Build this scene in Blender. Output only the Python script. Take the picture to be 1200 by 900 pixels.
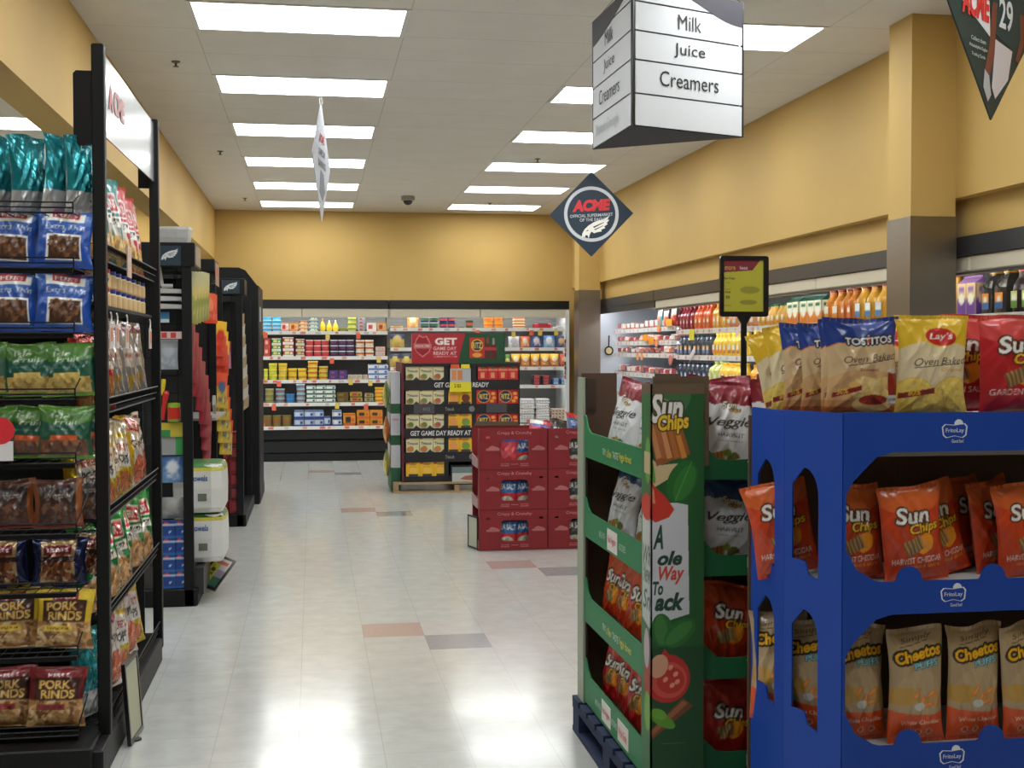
import bpy, math, random
import numpy as np
from mathutils import Vector, Matrix
PI = math.pi
sc = bpy.context.scene
for o in list(bpy.data.objects): bpy.data.objects.remove(o)
C = sc.collection

# ------------------------------------------------------------------ camera, world, exposure
F, YAW, PITCH, ROLL, EYE, H = 1461.1, .1585, .0279, -.0016, 1.45, 3.3286
cy_, sy_, cp_, sp_ = math.cos(YAW), math.sin(YAW), math.cos(PITCH), math.sin(PITCH)
fw = np.array([sy_*cp_, cy_*cp_, -sp_]); r0 = np.array([cy_, -sy_, 0.]); u0 = np.cross(r0, fw)
rt = math.cos(ROLL)*r0 + math.sin(ROLL)*u0; up = -math.sin(ROLL)*r0 + math.cos(ROLL)*u0
cam = bpy.data.objects.new('camera', bpy.data.cameras.new('camera')); C.objects.link(cam)
cam.data.sensor_width = 36; cam.data.lens = F/1200*36; cam.data.clip_start = .05; cam.data.clip_end = 200
cam.matrix_world = Matrix(((rt[0], up[0], -fw[0], 0), (rt[1], up[1], -fw[1], 0), (rt[2], up[2], -fw[2], EYE), (0, 0, 0, 1)))
sc.camera = cam
def U(px, py, x=None, y=None, z=None):
    """the point of a real plane (x=, y= or z=) that lies on the sight line of a photo pixel"""
    d = fw + rt*(px-600)/F + up*(450-py)/F
    t = x/d[0] if x is not None else (y/d[1] if y is not None else (z-EYE)/d[2])
    return float(d[0]*t), float(d[1]*t), float(EYE+d[2]*t)
w = bpy.data.worlds.new('world'); sc.world = w; w.use_nodes = True
w.node_tree.nodes['Background'].inputs[0].default_value = (.9, .93, 1, 1)
w.node_tree.nodes['Background'].inputs[1].default_value = .25
sc.view_settings.view_transform = 'Standard'; sc.view_settings.look = 'None'
sc.view_settings.exposure = 0.66; sc.view_settings.gamma = 1; sc.view_settings.use_curve_mapping = False
LIGHT = 7.0; CASE = 10.0; SHELF = 5.0
sc.cycles.max_bounces = 8; sc.cycles.diffuse_bounces = 5; sc.cycles.use_denoising = True
sc.cycles.sample_clamp_indirect = 6
try: sc.cycles.denoiser = 'OPENIMAGEDENOISE'
except Exception: pass

# ------------------------------------------------------------------ materials
def lin(c):
    a = np.asarray(c, float)/255.
    return np.where(a <= .04045, a/12.92, ((a+.055)/1.055)**2.4)
MATS = {}
def mat(name, col=None, rough=.5, metal=0., coat=0., emis=0., bump=0., bscale=60., spec=.5, trans=0., alpha=1.):
    """col=None: the printed colours of the mesh's own 'print' attribute"""
    if name in MATS: return MATS[name]
    m = bpy.data.materials.new(name); m.use_nodes = True; nt = m.node_tree; b = nt.nodes['Principled BSDF']
    b.inputs['Roughness'].default_value = rough; b.inputs['Metallic'].default_value = metal
    b.inputs['Coat Weight'].default_value = coat; b.inputs['Coat Roughness'].default_value = .12
    b.inputs['Specular IOR Level'].default_value = spec
    if trans: b.inputs['Transmission Weight'].default_value = trans
    if alpha < 1: b.inputs['Alpha'].default_value = alpha
    if col is None:
        a = nt.nodes.new('ShaderNodeVertexColor'); a.layer_name = 'print'
        nt.links.new(a.outputs['Color'], b.inputs['Base Color'])
    else: b.inputs['Base Color'].default_value = (*lin(col), 1)
    if emis:
        b.inputs['Emission Color'].default_value = (*lin(col or (255, 255, 255)), 1); b.inputs['Emission Strength'].default_value = emis
    if bump:
        tc = nt.nodes.new('ShaderNodeTexCoord'); n = nt.nodes.new('ShaderNodeTexNoise'); n.inputs['Scale'].default_value = bscale
        n.inputs['Detail'].default_value = 4; bp = nt.nodes.new('ShaderNodeBump'); bp.inputs['Strength'].default_value = bump; bp.inputs['Distance'].default_value = .01
        nt.links.new(tc.outputs['Object'], n.inputs['Vector']); nt.links.new(n.outputs['Fac'], bp.inputs['Height']); nt.links.new(bp.outputs['Normal'], b.inputs['Normal'])
    MATS[name] = m; return m
K_CARD = mat('printed_card', rough=.5, bump=.05, bscale=30)
K_FILM = mat('printed_film', rough=.32, coat=.4, bump=.25, bscale=16)
K_FOIL = mat('metallic_foil', rough=.24, metal=.6, coat=.4, bump=.45, bscale=14)
K_PLAS = mat('moulded_plastic', rough=.3, coat=.1)
K_MATT = mat('painted_matt', rough=.6)
K_BLACK = mat('black_powder_coat', (13, 13, 15), rough=.5, bump=.05, bscale=200, spec=.3)
K_DARK = mat('dark_back_panel', (26, 26, 28), rough=.7, bump=.05)
K_WHITE = mat('white_enamel', (222, 222, 220), rough=.35, bump=.02)
K_GREY = mat('case_liner', (112, 112, 112), rough=.5, bump=.02)
K_BEIGE = mat('cream_canopy', (205, 198, 178), rough=.45, bump=.02)
K_TRAY = mat('brown_cardboard', (104, 84, 66), rough=.8, bump=.15, bscale=80)
K_WOOD = None

def grid_nodes(nt, sx, ox, sy, oy, wx, wy):
    """1 on the seams of a rectangular grid in world x/y"""
    g = nt.nodes.new('ShaderNodeNewGeometry'); s = nt.nodes.new('ShaderNodeSeparateXYZ'); nt.links.new(g.outputs['Position'], s.inputs[0])
    outs = []
    for ax, st, of, wd in ((0, sx, ox, wx), (1, sy, oy, wy)):
        a = nt.nodes.new('ShaderNodeMath'); a.operation = 'SUBTRACT'; nt.links.new(s.outputs[ax], a.inputs[0]); a.inputs[1].default_value = of - wd/2
        d = nt.nodes.new('ShaderNodeMath'); d.operation = 'FLOORED_MODULO'; nt.links.new(a.outputs[0], d.inputs[0]); d.inputs[1].default_value = st
        l = nt.nodes.new('ShaderNodeMath'); l.operation = 'LESS_THAN'; nt.links.new(d.outputs[0], l.inputs[0]); l.inputs[1].default_value = wd
        outs.append(l)
    m = nt.nodes.new('ShaderNodeMath'); m.operation = 'MAXIMUM'; nt.links.new(outs[0].outputs[0], m.inputs[0]); nt.links.new(outs[1].outputs[0], m.inputs[1])
    return g, m
def surface(name, col, col2, seam, rough, grid, nscale, coat=0., bump=.03, namt=1.):
    m = bpy.data.materials.new(name); m.use_nodes = True; nt = m.node_tree; b = nt.nodes['Principled BSDF']; N = nt.nodes.new; L = nt.links.new
    b.inputs['Roughness'].default_value = rough; b.inputs['Coat Weight'].default_value = coat; b.inputs['Coat Roughness'].default_value = .08
    if grid: g, sm = grid_nodes(nt, *grid)
    else: g = N('ShaderNodeNewGeometry'); sm = None
    n = N('ShaderNodeTexNoise'); n.inputs['Scale'].default_value = nscale; n.inputs['Detail'].default_value = 6; n.inputs['Roughness'].default_value = .6; L(g.outputs['Position'], n.inputs['Vector'])
    r = N('ShaderNodeValToRGB'); r.color_ramp.elements[0].position = .35; r.color_ramp.elements[1].position = .68
    r.color_ramp.elements[0].color = (*lin(col), 1); r.color_ramp.elements[1].color = (*lin(col2), 1); L(n.outputs['Fac'], r.inputs['Fac'])
    out = r.outputs['Color']
    if sm:
        mx = N('ShaderNodeMix'); mx.data_type = 'RGBA'; L(sm.outputs[0], mx.inputs[0]); L(out, mx.inputs[6]); mx.inputs[7].default_value = (*lin(seam), 1); out = mx.outputs[2]
    L(out, b.inputs['Base Color'])
    bp = N('ShaderNodeBump'); bp.inputs['Strength'].default_value = bump; bp.inputs['Distance'].default_value = .01
    n2 = N('ShaderNodeTexNoise'); n2.inputs['Scale'].default_value = nscale*.35; n2.inputs['Detail'].default_value = 2; L(g.outputs['Position'], n2.inputs['Vector'])
    L(n2.outputs['Fac'], bp.inputs['Height']); L(bp.outputs['Normal'], b.inputs['Normal'])
    return m
T = .3048; X0, Y0 = .2463, 6.2758
FG = (T, X0, T, Y0, .003, .003)
M_FLOOR = surface('vinyl_tile_pale', (184, 185, 180), (195, 196, 192), (172, 172, 167), .17, FG, 9, coat=.2, bump=.07)
M_FRED = surface('vinyl_tile_rose', (176, 154, 146), (184, 161, 153), (160, 142, 134), .2, FG, 30, coat=.3)
M_FGREY = surface('vinyl_tile_grey', (144, 146, 149), (153, 155, 158), (134, 134, 136), .2, FG, 30, coat=.3)
M_CEIL = surface('ceiling_tile', (222, 219, 212), (228, 225, 218), (192, 189, 182), .85, (1.2192, -.667, .6096, 6.944, .006, .006), 3)
M_WALL = surface('tan_paint', (194, 160, 90), (199, 165, 95), None, .65, None, 1.2)
def steel():
    m = bpy.data.materials.new('brushed_steel'); m.use_nodes = True; nt = m.node_tree; b = nt.nodes['Principled BSDF']
    b.inputs['Base Color'].default_value = (*lin((150, 142, 132)), 1); b.inputs['Metallic'].default_value = 1; b.inputs['Roughness'].default_value = .34
    g = nt.nodes.new('ShaderNodeNewGeometry'); mp = nt.nodes.new('ShaderNodeMapping'); mp.inputs['Scale'].default_value = (.4, .4, 60)
    n = nt.nodes.new('ShaderNodeTexNoise'); n.inputs['Scale'].default_value = 3; bp = nt.nodes.new('ShaderNodeBump'); bp.inputs['Strength'].default_value = .12; bp.inputs['Distance'].default_value = .01
    nt.links.new(g.outputs['Position'], mp.inputs[0]); nt.links.new(mp.outputs[0], n.inputs['Vector']); nt.links.new(n.outputs['Fac'], bp.inputs['Height']); nt.links.new(bp.outputs[0], b.inputs['Normal'])
    return m
K_STEEL = steel()
def wood(name, c1, c2):
    m = bpy.data.materials.new(name); m.use_nodes = True; nt = m.node_tree; b = nt.nodes['Principled BSDF']; b.inputs['Roughness'].default_value = .8
    tc = nt.nodes.new('ShaderNodeTexCoord'); mp = nt.nodes.new('ShaderNodeMapping'); mp.inputs['Scale'].default_value = (3, 30, 30)
    n = nt.nodes.new('ShaderNodeTexNoise'); n.inputs['Detail'].default_value = 5; r = nt.nodes.new('ShaderNodeValToRGB')
    r.color_ramp.elements[0].color = (*lin(c1), 1); r.color_ramp.elements[1].color = (*lin(c2), 1); r.color_ramp.elements[0].position = .35; r.color_ramp.elements[1].position = .65
    nt.links.new(tc.outputs['Object'], mp.inputs[0]); nt.links.new(mp.outputs[0], n.inputs['Vector']); nt.links.new(n.outputs['Fac'], r.inputs[0]); nt.links.new(r.outputs[0], b.inputs['Base Color'])
    return m
K_WOOD = wood('pale_pine', (150, 124, 92), (182, 156, 120)); K_BLUEWOOD = wood('worn_blue_pallet_paint', (16, 28, 58), (30, 48, 84))
K_TUBE = mat('troffer_diffuser', (247, 251, 251), emis=LIGHT)
K_CASELAMP = mat('case_lamp', (244, 250, 255), emis=CASE); K_SHELFFILL = mat('shelf_fill_light', (244, 250, 255), emis=SHELF)  # second one: added fill glow under the shelves, not a known fitting

# ------------------------------------------------------------------ text -> triangles
_TX = {}
def tris(s, bold=0., shear=0.):
    k = (s, bold, shear)
    if k in _TX: return _TX[k]
    c = bpy.data.curves.new('t', 'FONT'); c.body = s; c.offset = bold; c.shear = shear; c.resolution_u = 3; c.fill_mode = 'FRONT'
    o = bpy.data.objects.new('t', c); m = bpy.data.meshes.new_from_object(o)
    m.calc_loop_triangles()
    v = np.array([tuple(p.co)[:2] for p in m.vertices]) if len(m.vertices) else np.zeros((0, 2))
    t = np.array([tuple(p.vertices) for p in m.loop_triangles], int).reshape(-1, 3)
    bpy.data.objects.remove(o); bpy.data.curves.remove(c); bpy.data.meshes.remove(m)
    if len(v):
        lo, hi = v.min(0), v.max(0); v = v - (lo+hi)/2; wd, hg = hi-lo
    else: wd = hg = 1
    _TX[k] = (v, t, wd, hg); return _TX[k]

class Art:
    """a small printed design, in metres, origin bottom left"""
    def __init__(s, w, h, col, res=.0012):
        s.w, s.h, s.res = w, h, res; s.nx, s.ny = max(4, int(w/res)), max(4, int(h/res))
        s.a = np.tile(np.array(col, float), (s.ny, s.nx, 1))
        s.X = (np.arange(s.nx)+.5)/s.nx; s.Y = (np.arange(s.ny)+.5)/s.ny
        s.XX, s.YY = np.meshgrid(s.X, s.Y)
    def put(s, m, col, a=1.):
        m = (m*a)[..., None]; s.a = s.a*(1-m) + np.array(col, float)*m; return s
    def rect(s, x0, y0, x1, y1, col, a=1.): return s.put(((s.XX >= x0) & (s.XX < x1) & (s.YY >= y0) & (s.YY < y1)).astype(float), col, a)
    def ell(s, cx, cy, rx, ry, col, a=1., rot=0.):
        dx, dy = (s.XX-cx)*s.w, (s.YY-cy)*s.h; c, n = math.cos(rot), math.sin(rot)
        return s.put((((dx*c+dy*n)/(rx*s.w))**2 + ((-dx*n+dy*c)/(ry*s.w))**2 < 1).astype(float), col, a)
    def mask_poly(s, P):
        P = np.array(P, float); ins = np.zeros(s.XX.shape, bool); n = len(P)
        for i in range(n):
            x1, y1 = P[i]; x2, y2 = P[(i+1) % n]
            if y1 == y2: continue
            ins ^= ((s.YY >= min(y1, y2)) & (s.YY < max(y1, y2)) & (s.XX < (x2-x1)*(s.YY-y1)/(y2-y1)+x1))
        return ins.astype(float)
    def poly(s, P, col, a=1.): return s.put(s.mask_poly(P), col, a)
    def text(s, t, cx, cy, h, col, w=None, bold=.01, shear=0., rot=0., out=None, ow=1, bend=0.):
        v, tr, wd, hg = tris(t, bold, shear); 
        if not len(v): return s
        k = h*s.h/max(hg, .01); kx = k if w is None else w*s.w/max(wd, .01)
        p = v*np.array([kx, k]); p[:, 1] += bend*(p[:, 0]**2)
        c, n = math.cos(rot), math.sin(rot); p = np.stack([p[:, 0]*c-p[:, 1]*n, p[:, 0]*n+p[:, 1]*c], 1)
        p = (p/np.array([s.w, s.h]) + np.array([cx, cy]))*np.array([s.nx, s.ny])
        m = np.zeros((s.ny, s.nx)); SS = ((.25, .25), (.75, .25), (.25, .75), (.75, .75))
        for a, b, d in p[tr]:
            lo = np.floor(np.minimum(np.minimum(a, b), d)).astype(int); hi = np.ceil(np.maximum(np.maximum(a, b), d)).astype(int)
            x0, y0 = max(lo[0], 0), max(lo[1], 0); x1, y1 = min(hi[0]+1, s.nx), min(hi[1]+1, s.ny)
            if x1 <= x0 or y1 <= y0: continue
            gx, gy = np.meshgrid(np.arange(x0, x1), np.arange(y0, y1)); acc = 0
            for ox, oy in SS:
                X, Y = gx+ox, gy+oy
                e1 = (b[0]-a[0])*(Y-a[1])-(b[1]-a[1])*(X-a[0]); e2 = (d[0]-b[0])*(Y-b[1])-(d[1]-b[1])*(X-b[0]); e3 = (a[0]-d[0])*(Y-d[1])-(a[1]-d[1])*(X-d[0])
                acc = acc + (((e1 >= 0) & (e2 >= 0) & (e3 >= 0)) | ((e1 <= 0) & (e2 <= 0) & (e3 <= 0)))*.25
            m[y0:y1, x0:x1] = np.minimum(1, m[y0:y1, x0:x1]+acc)
        if out is not None:
            q = m.copy()
            for dx in range(-ow, ow+1):
                for dy in range(-ow, ow+1):
                    if dx*dx+dy*dy <= ow*ow+.5: q = np.maximum(q, np.roll(np.roll(m, dx, 1), dy, 0))
            s.put(q, out)
        return s.put(m, col)
    def speck(s, x0, y0, x1, y1, cols, n, r, seed=1, asp=.6):
        R = random.Random(seed)
        for _ in range(n):
            s.ell(R.uniform(x0, x1), R.uniform(y0, y1), r*R.uniform(.6, 1.3), r*asp*R.uniform(.6, 1.3), R.choice(cols), 1, R.uniform(0, 3))
        return s
    def ribs(s, cx, cy, w, h, c1, c2, rot=0., n=4):
        dx, dy = (s.XX-cx)*s.w, (s.YY-cy)*s.h; c, k = math.cos(rot), math.sin(rot); a, b = dx*c+dy*k, -dx*k+dy*c
        W, G = w*s.w/2, h*s.h/2; m = ((abs(a) < W) & (abs(b) < G)).astype(float); t = (.5+.5*np.sin(a/W*PI*n))[..., None]
        col = np.array(c1)*t+np.array(c2)*(1-t); s.a = s.a*(1-m[..., None])+col*m[..., None]; return s
    def samp(s, u, v):
        x = np.clip(np.asarray(u)*s.nx-.5, 0, s.nx-1.001); y = np.clip(np.asarray(v)*s.ny-.5, 0, s.ny-1.001)
        i, j = x.astype(int), y.astype(int); fx, fy = (x-i)[..., None], (y-j)[..., None]; A = s.a
        i1, j1 = np.minimum(i+1, s.nx-1), np.minimum(j+1, s.ny-1)
        return A[j, i]*(1-fx)*(1-fy)+A[j, i1]*fx*(1-fy)+A[j1, i]*(1-fx)*fy+A[j1, i1]*fx*fy

# ------------------------------------------------------------------ mesh builder
class MB:
    def __init__(s): s.V = []; s.F = []; s.C = []; s.n = 0
    def add(s, V, Fc, cols):
        """cols: one colour for all, or per-vertex colours (len V)"""
        V = np.asarray(V, float).reshape(-1, 3); s.V.append(V)
        cols = np.asarray(cols, float)
        for f in Fc:
            s.F.append([int(i)+s.n for i in f])
        idx = np.concatenate([np.asarray(f, int) for f in Fc])
        s.C.append(np.tile(cols, (len(idx), 1)) if cols.ndim == 1 else cols[idx]); s.n += len(V); return s
    def box(s, x0, x1, y0, y1, z0, z1, col=(128, 128, 128), bev=0.):
        if bev:
            pts = []
            b = bev
            V = []; 
            for z, i in ((z0, b), (z0+b, 0), (z1-b, 0), (z1, b)):
                V += [(x0+i+b, y0+i, z), (x1-i-b, y0+i, z), (x1-i, y0+i+b, z), (x1-i, y1-i-b, z), (x1-i-b, y1-i, z), (x0+i+b, y1-i, z), (x0+i, y1-i-b, z), (x0+i, y0+i+b, z)]
            Fc = [[k*8+j, k*8+(j+1) % 8, (k+1)*8+(j+1) % 8, (k+1)*8+j] for k in range(3) for j in range(8)] + [list(range(7, -1, -1)), list(range(24, 32))]
            return s.add(V, Fc, col)
        V = [(x, y, z) for z in (z0, z1) for y in (y0, y1) for x in (x0, x1)]
        return s.add(V, [(0, 2, 3, 1), (4, 5, 7, 6), (0, 1, 5, 4), (2, 6, 7, 3), (0, 4, 6, 2), (1, 3, 7, 5)], col)
    def tube(s, pts, r, col=(20, 20, 22), n=6, closed=False):
        P = [Vector(p) for p in pts]; V = []; m = len(P)
        for i, p in enumerate(P):
            d = ((P[(i+1) % m] if closed or i < m-1 else p) - (P[i-1] if closed or i > 0 else p)).normalized()
            a = d.cross(Vector((0, 0, 1)) if abs(d.z) < .9 else Vector((1, 0, 0))).normalized(); b = d.cross(a)
            V += [tuple(p + a*math.cos(2*PI*k/n)*r + b*math.sin(2*PI*k/n)*r) for k in range(n)]
        Fc = [[i*n+k, i*n+(k+1) % n, ((i+1) % m)*n+(k+1) % n, ((i+1) % m)*n+k] for i in range(m if closed else m-1) for k in range(n)]
        if not closed: Fc += [list(range(n))[::-1], [(m-1)*n+k for k in range(n)]]
        return s.add(V, Fc, col)
    def lathe(s, prof, n=14, sq=0., sx=1., sy=1., c=(0, 0, 0)):
        """prof: (radius, z, colour of the band above)"""
        ang = [2*PI*(k+.5)/n for k in range(n)]
        def rr(a): return 1/((abs(math.cos(a))**(2+sq*6)+abs(math.sin(a))**(2+sq*6))**(1/(2+sq*6)))
        ring = np.array([(math.cos(a)*rr(a)*sx, math.sin(a)*rr(a)*sy) for a in ang])
        for i in range(len(prof)-1):
            (ra, za, ca), (rb, zb, _) = prof[i][:3], prof[i+1][:3]
            V = [(c[0]+x*ra, c[1]+y*ra, c[2]+za) for x, y in ring]+[(c[0]+x*rb, c[1]+y*rb, c[2]+zb) for x, y in ring]
            s.add(V, [[k, (k+1) % n, n+(k+1) % n, n+k] for k in range(n)], ca)
        r, z, cc = prof[-1][:3]; s.add([(c[0]+x*r, c[1]+y*r, c[2]+z) for x, y in ring], [list(range(n))], cc)
        r, z, cc = prof[0][:3]; s.add([(c[0]+x*r, c[1]+y*r, c[2]+z) for x, y in ring], [list(range(n))[::-1]], cc)
        return s
    def sheet(s, o, u, v, art, nu, nv, fn=None):
        o, u, v = map(lambda q: np.array(q, float), (o, u, v)); a, b = np.meshgrid(np.linspace(0, 1, nu+1), np.linspace(0, 1, nv+1))
        P = o+a[..., None]*u+b[..., None]*v
        if fn is not None: P = fn(a, b, P)
        i = np.arange(nu*nv); r, c = i//nu, i % nu; q = r*(nu+1)+c
        col = art.samp(a, b).reshape(-1, 3) if isinstance(art, Art) else art
        return s.add(P.reshape(-1, 3), np.stack([q, q+1, q+nu+2, q+nu+1], 1), col)
    def text(s, t, o, u, v, h, col, w=None, bold=.01, shear=0., eps=.0015):
        V, tr, wd, hg = tris(t, bold, shear); k = h/hg; kx = k if w is None else w/wd
        o, u, v = map(lambda q: np.array(q, float), (o, u, v)); n = np.cross(u, v); n /= np.linalg.norm(n)
        P = o+V[:, :1]*kx*u+V[:, 1:]*k*v+n*eps
        return s.add(P, tr, col)
    def plate(s, pts, o, u, v, th, col, holes=()):
        """a flat sheet cut to an outline (with holes), real thickness"""
        c = bpy.data.curves.new('p', 'CURVE'); c.dimensions = '2D'; c.fill_mode = 'BOTH'; c.extrude = th/2
        for P in (pts, *holes):
            sp = c.splines.new('POLY'); sp.points.add(len(P)-1); sp.use_cyclic_u = True
            for q, p in zip(sp.points, P): q.co = (p[0], p[1], 0, 1)
        ob = bpy.data.objects.new('p', c); m = bpy.data.meshes.new_from_object(ob)
        o, u, v = map(lambda q: np.array(q, float), (o, u, v)); n = np.cross(u, v)
        V = np.array([tuple(p.co) for p in m.vertices]); Fc = [list(p.vertices) for p in m.polygons]
        bpy.data.objects.remove(ob); bpy.data.curves.remove(c); bpy.data.meshes.remove(m)
        return s.add(o+V[:, :1]*u+V[:, 1:2]*v+V[:, 2:]*n, Fc, col)
    def mesh(s, name, m, smooth=False):
        me = bpy.data.meshes.new(name); me.from_pydata(np.concatenate(s.V).tolist(), [], s.F)
        a = me.color_attributes.new('print', 'FLOAT_COLOR', 'CORNER'); c = lin(np.clip(np.concatenate(s.C), 0, 255))
        a.data.foreach_set('color', np.concatenate([c, np.ones((len(c), 1))], 1).astype(np.float32).ravel())
        me.materials.append(m); me.validate()
        if smooth: me.polygons.foreach_set('use_smooth', [True]*len(me.polygons)); 
        return me
    def build(s, name, m, parent=None, smooth=False, loc=None, rot=None):
        return obj(name, s.mesh(name, m, smooth), parent, loc, rot)
def obj(name, me, parent=None, loc=None, rot=None):
    o = bpy.data.objects.new(name, me); C.objects.link(o)
    if parent is not None: o.parent = parent
    if loc is not None: o.location = loc
    if rot is not None: o.rotation_euler = rot
    return o
def tag(o, label, cat, group=None):
    o['label'] = label; o['category'] = cat
    if group: o['group'] = group
    return o
def thing(name, label, cat, loc=(0, 0, 0), rotz=0, group=None):
    o = bpy.data.objects.new(name, None); C.objects.link(o); o.empty_display_size = .05
    o.location = loc; o.rotation_euler = (0, 0, rotz); return tag(o, label, cat, group)
def struct(name, mb, m, smooth=False):
    o = mb.build(name, m); o['kind'] = 'structure'; return o
def dup(src, loc, rot, label=None, cat=None, group=None, scale=None):
    def cp(s, par):
        c = s.copy(); C.objects.link(c); c.parent = par
        for ch in kids.get(s, ()): cp(ch, c)
        return c
    kids = {}
    def walk(s):
        kids[s] = list(s.children)
        for ch in s.children: walk(ch)
    walk(src); r = cp(src, None); r.location = loc; r.rotation_euler = rot
    if scale: r.scale = scale
    if label: r['label'] = label
    if cat: r['category'] = cat
    if group: r['group'] = group
    return r
ORD = ['first', 'second', 'third', 'fourth', 'fifth', 'sixth', 'seventh', 'eighth', 'ninth', 'tenth', 'eleventh', 'twelfth']
ORD += [f'{k}th' for k in range(13, 40)]
def nth(i, n, first='leftmost', last='rightmost', frm='from left'):
    return first if i == 0 else (last if i == n-1 else ORD[i]+' '+frm)

# ------------------------------------------------------------------ room
mb = MB(); XA, XB, YA, YB = -9.5, 4.75, -5., 17.35
acc = {(0, 0): 1, (1, -1): 2, (3, 6): 1, (4, 5): 2, (0, 16): 1, (1, 15): 2, (-1, 28): 1, (0, 27): 2}
i0, i1 = int((XA-X0)//T), int((XB-X0)//T)+1; j0, j1 = int((YA-Y0)//T), int((YB-Y0)//T)+1
V = [(X0+i*T, Y0+j*T, 0) for j in range(j0, j1+1) for i in range(i0, i1+1)]; nn = i1-i0+1
mb.add(V, [(q, q+1, q+1+nn, q+nn) for j in range(j1-j0) for i in range(i1-i0) for q in (j*nn+i,)], (190, 188, 178))
me = mb.mesh('floor', M_FLOOR); me.materials.append(M_FRED); me.materials.append(M_FGREY)
for (i, j), k in acc.items(): me.polygons[(j-j0)*(i1-i0)+(i-i0)].material_index = k
obj('floor', me)['kind'] = 'structure'
struct('ceiling', MB().box(XA, XB, YA, YB, H, H+.1), M_CEIL)
struct('wall_back', MB().box(XA, XB, 17.2, 17.35, 0, H), M_WALL)
struct('wall_front', MB().box(XA, XB, YA-.15, YA, 0, H), M_WALL)
struct('wall_left', MB().box(XA-.15, XA, YA, YB, 0, H), M_WALL)
struct('wall_right', MB().box(4.75, 4.9, YA, YB, 0, H), M_WALL)
struct('trim_1', MB().box(3.6, 4.75, YA, 17.2, 2.30, H), M_WALL)                # bulkhead over the right coolers
struct('trim_2', MB().box(3.68, 4.75, YA, 17.2, 2.09, 2.30), M_WALL)            # recess under it
struct('trim_3', MB().box(-1.47, -1.28, YA, 17.2, 2.66, H), M_WALL)             # beam over the left racks
for k, yf in enumerate((6.6, 15.45)):
    t = thing('column', ['square tan column with steel wrap behind the front chip display', 'far square tan column with steel wrap at the dairy corner'][k], 'column', (3.465, yf+.14, 0)); 
    MB().box(-.135, .135, -.14, .14, 0, 3.33).build('shaft', M_WALL, t)
    MB().box(-.14, .14, -.145, .145, 0, 2.196).build('steel_cladding', K_STEEL, t)

# ------------------------------------------------------------------ ceiling lights
def light_proto():
    t = thing('ceiling_light', '', 'ceiling light', group='recessed fluorescent ceiling lights')
    f = MB(); W, D = 1.2192, .6096
    for x0, x1, y0, y1 in ((0, W, 0, .02), (0, W, D-.02, D), (0, .028, .02, D-.02), (W-.028, W, .02, D-.02)): f.box(x0, x1, y0, y1, -.006, .0)
    f.build('frame', K_WHITE, t); MB().box(.028, W-.028, .02, D-.02, -.004, .02).build('diffuser', K_TUBE, t); return t
lp = light_proto(); first = True
cols = ((-.667, 'left', range(-3, 6)), (1.771, 'right', range(-3, 6)), (-3.105, 'far left', range(-3, 6)), (-5.543, 'outer left', (-2, 1, 4)), (-7.98, 'outermost left', (-2, 1, 4)))
for x, nm, ks in cols:
    for k in ks:
        y = 6.944+k*1.8288-.001
        if nm == 'left' and k >= 0: lb = f'lit ceiling panel, {nth(k, 6, "nearest", "farthest", "from the camera")} in row above the left aisle'
        elif nm == 'right' and k >= 0: lb = f'lit ceiling panel, {nth(k, 6, "nearest", "farthest", "from the camera")} in row above the right aisle'
        elif nm == 'far left' and k >= 0: lb = f'lit ceiling panel beyond the tan beam at left, {nth(k, 6, "nearest", "farthest", "from the camera")}'
        else: lb = 'ceiling light panel outside the picture'
        o = lp if first else dup(lp, (0, 0, 0), (0, 0, 0)); first = False
        o.location = (x, y, H-.0005); o['label'] = lb
sp = MB().lathe([(.03, 0, (90, 88, 84)), (.026, -.008, (90, 88, 84)), (.008, -.01, (80, 80, 80)), (.007, -.03, (80, 80, 80)), (.02, -.033, (80, 80, 80)), (.02, -.036, (80, 80, 80))], 10)
spm = sp.mesh('sprinkler', K_PLAS)
for k, (px, py, lb) in enumerate(((206, 72, 'small sprinkler head on ceiling near the tan beam'), (258, 177, 'sprinkler head left of the fourth ceiling light'), (287, 232, 'tiny far sprinkler head left of the farthest left light'), (630, 186, 'sprinkler head above the third right aisle light'), (574, 238, 'far sprinkler head beside the farthest right light'))):
    x, y, _ = U(px, py, z=H); tag(obj('sprinkler_head', spm, None, (x, y, H)), lb, 'sprinkler', 'ceiling sprinkler heads')
t = thing('security_camera', 'small dome security camera on ceiling near back wall', 'camera', (*U(478, 230, z=H)[:2], H))
MB().lathe([(.085, 0, (150, 146, 138)), (.085, -.05, (150, 146, 138)), (.07, -.055, (150, 146, 138))], 16).build('housing', K_PLAS, t)
MB().lathe([(.06, -.055, (40, 40, 44)), (.055, -.08, (40, 40, 44)), (.035, -.1, (40, 40, 44)), (.01, -.108, (40, 40, 44))], 16).build('dome', K_PLAS, t, True)

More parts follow.
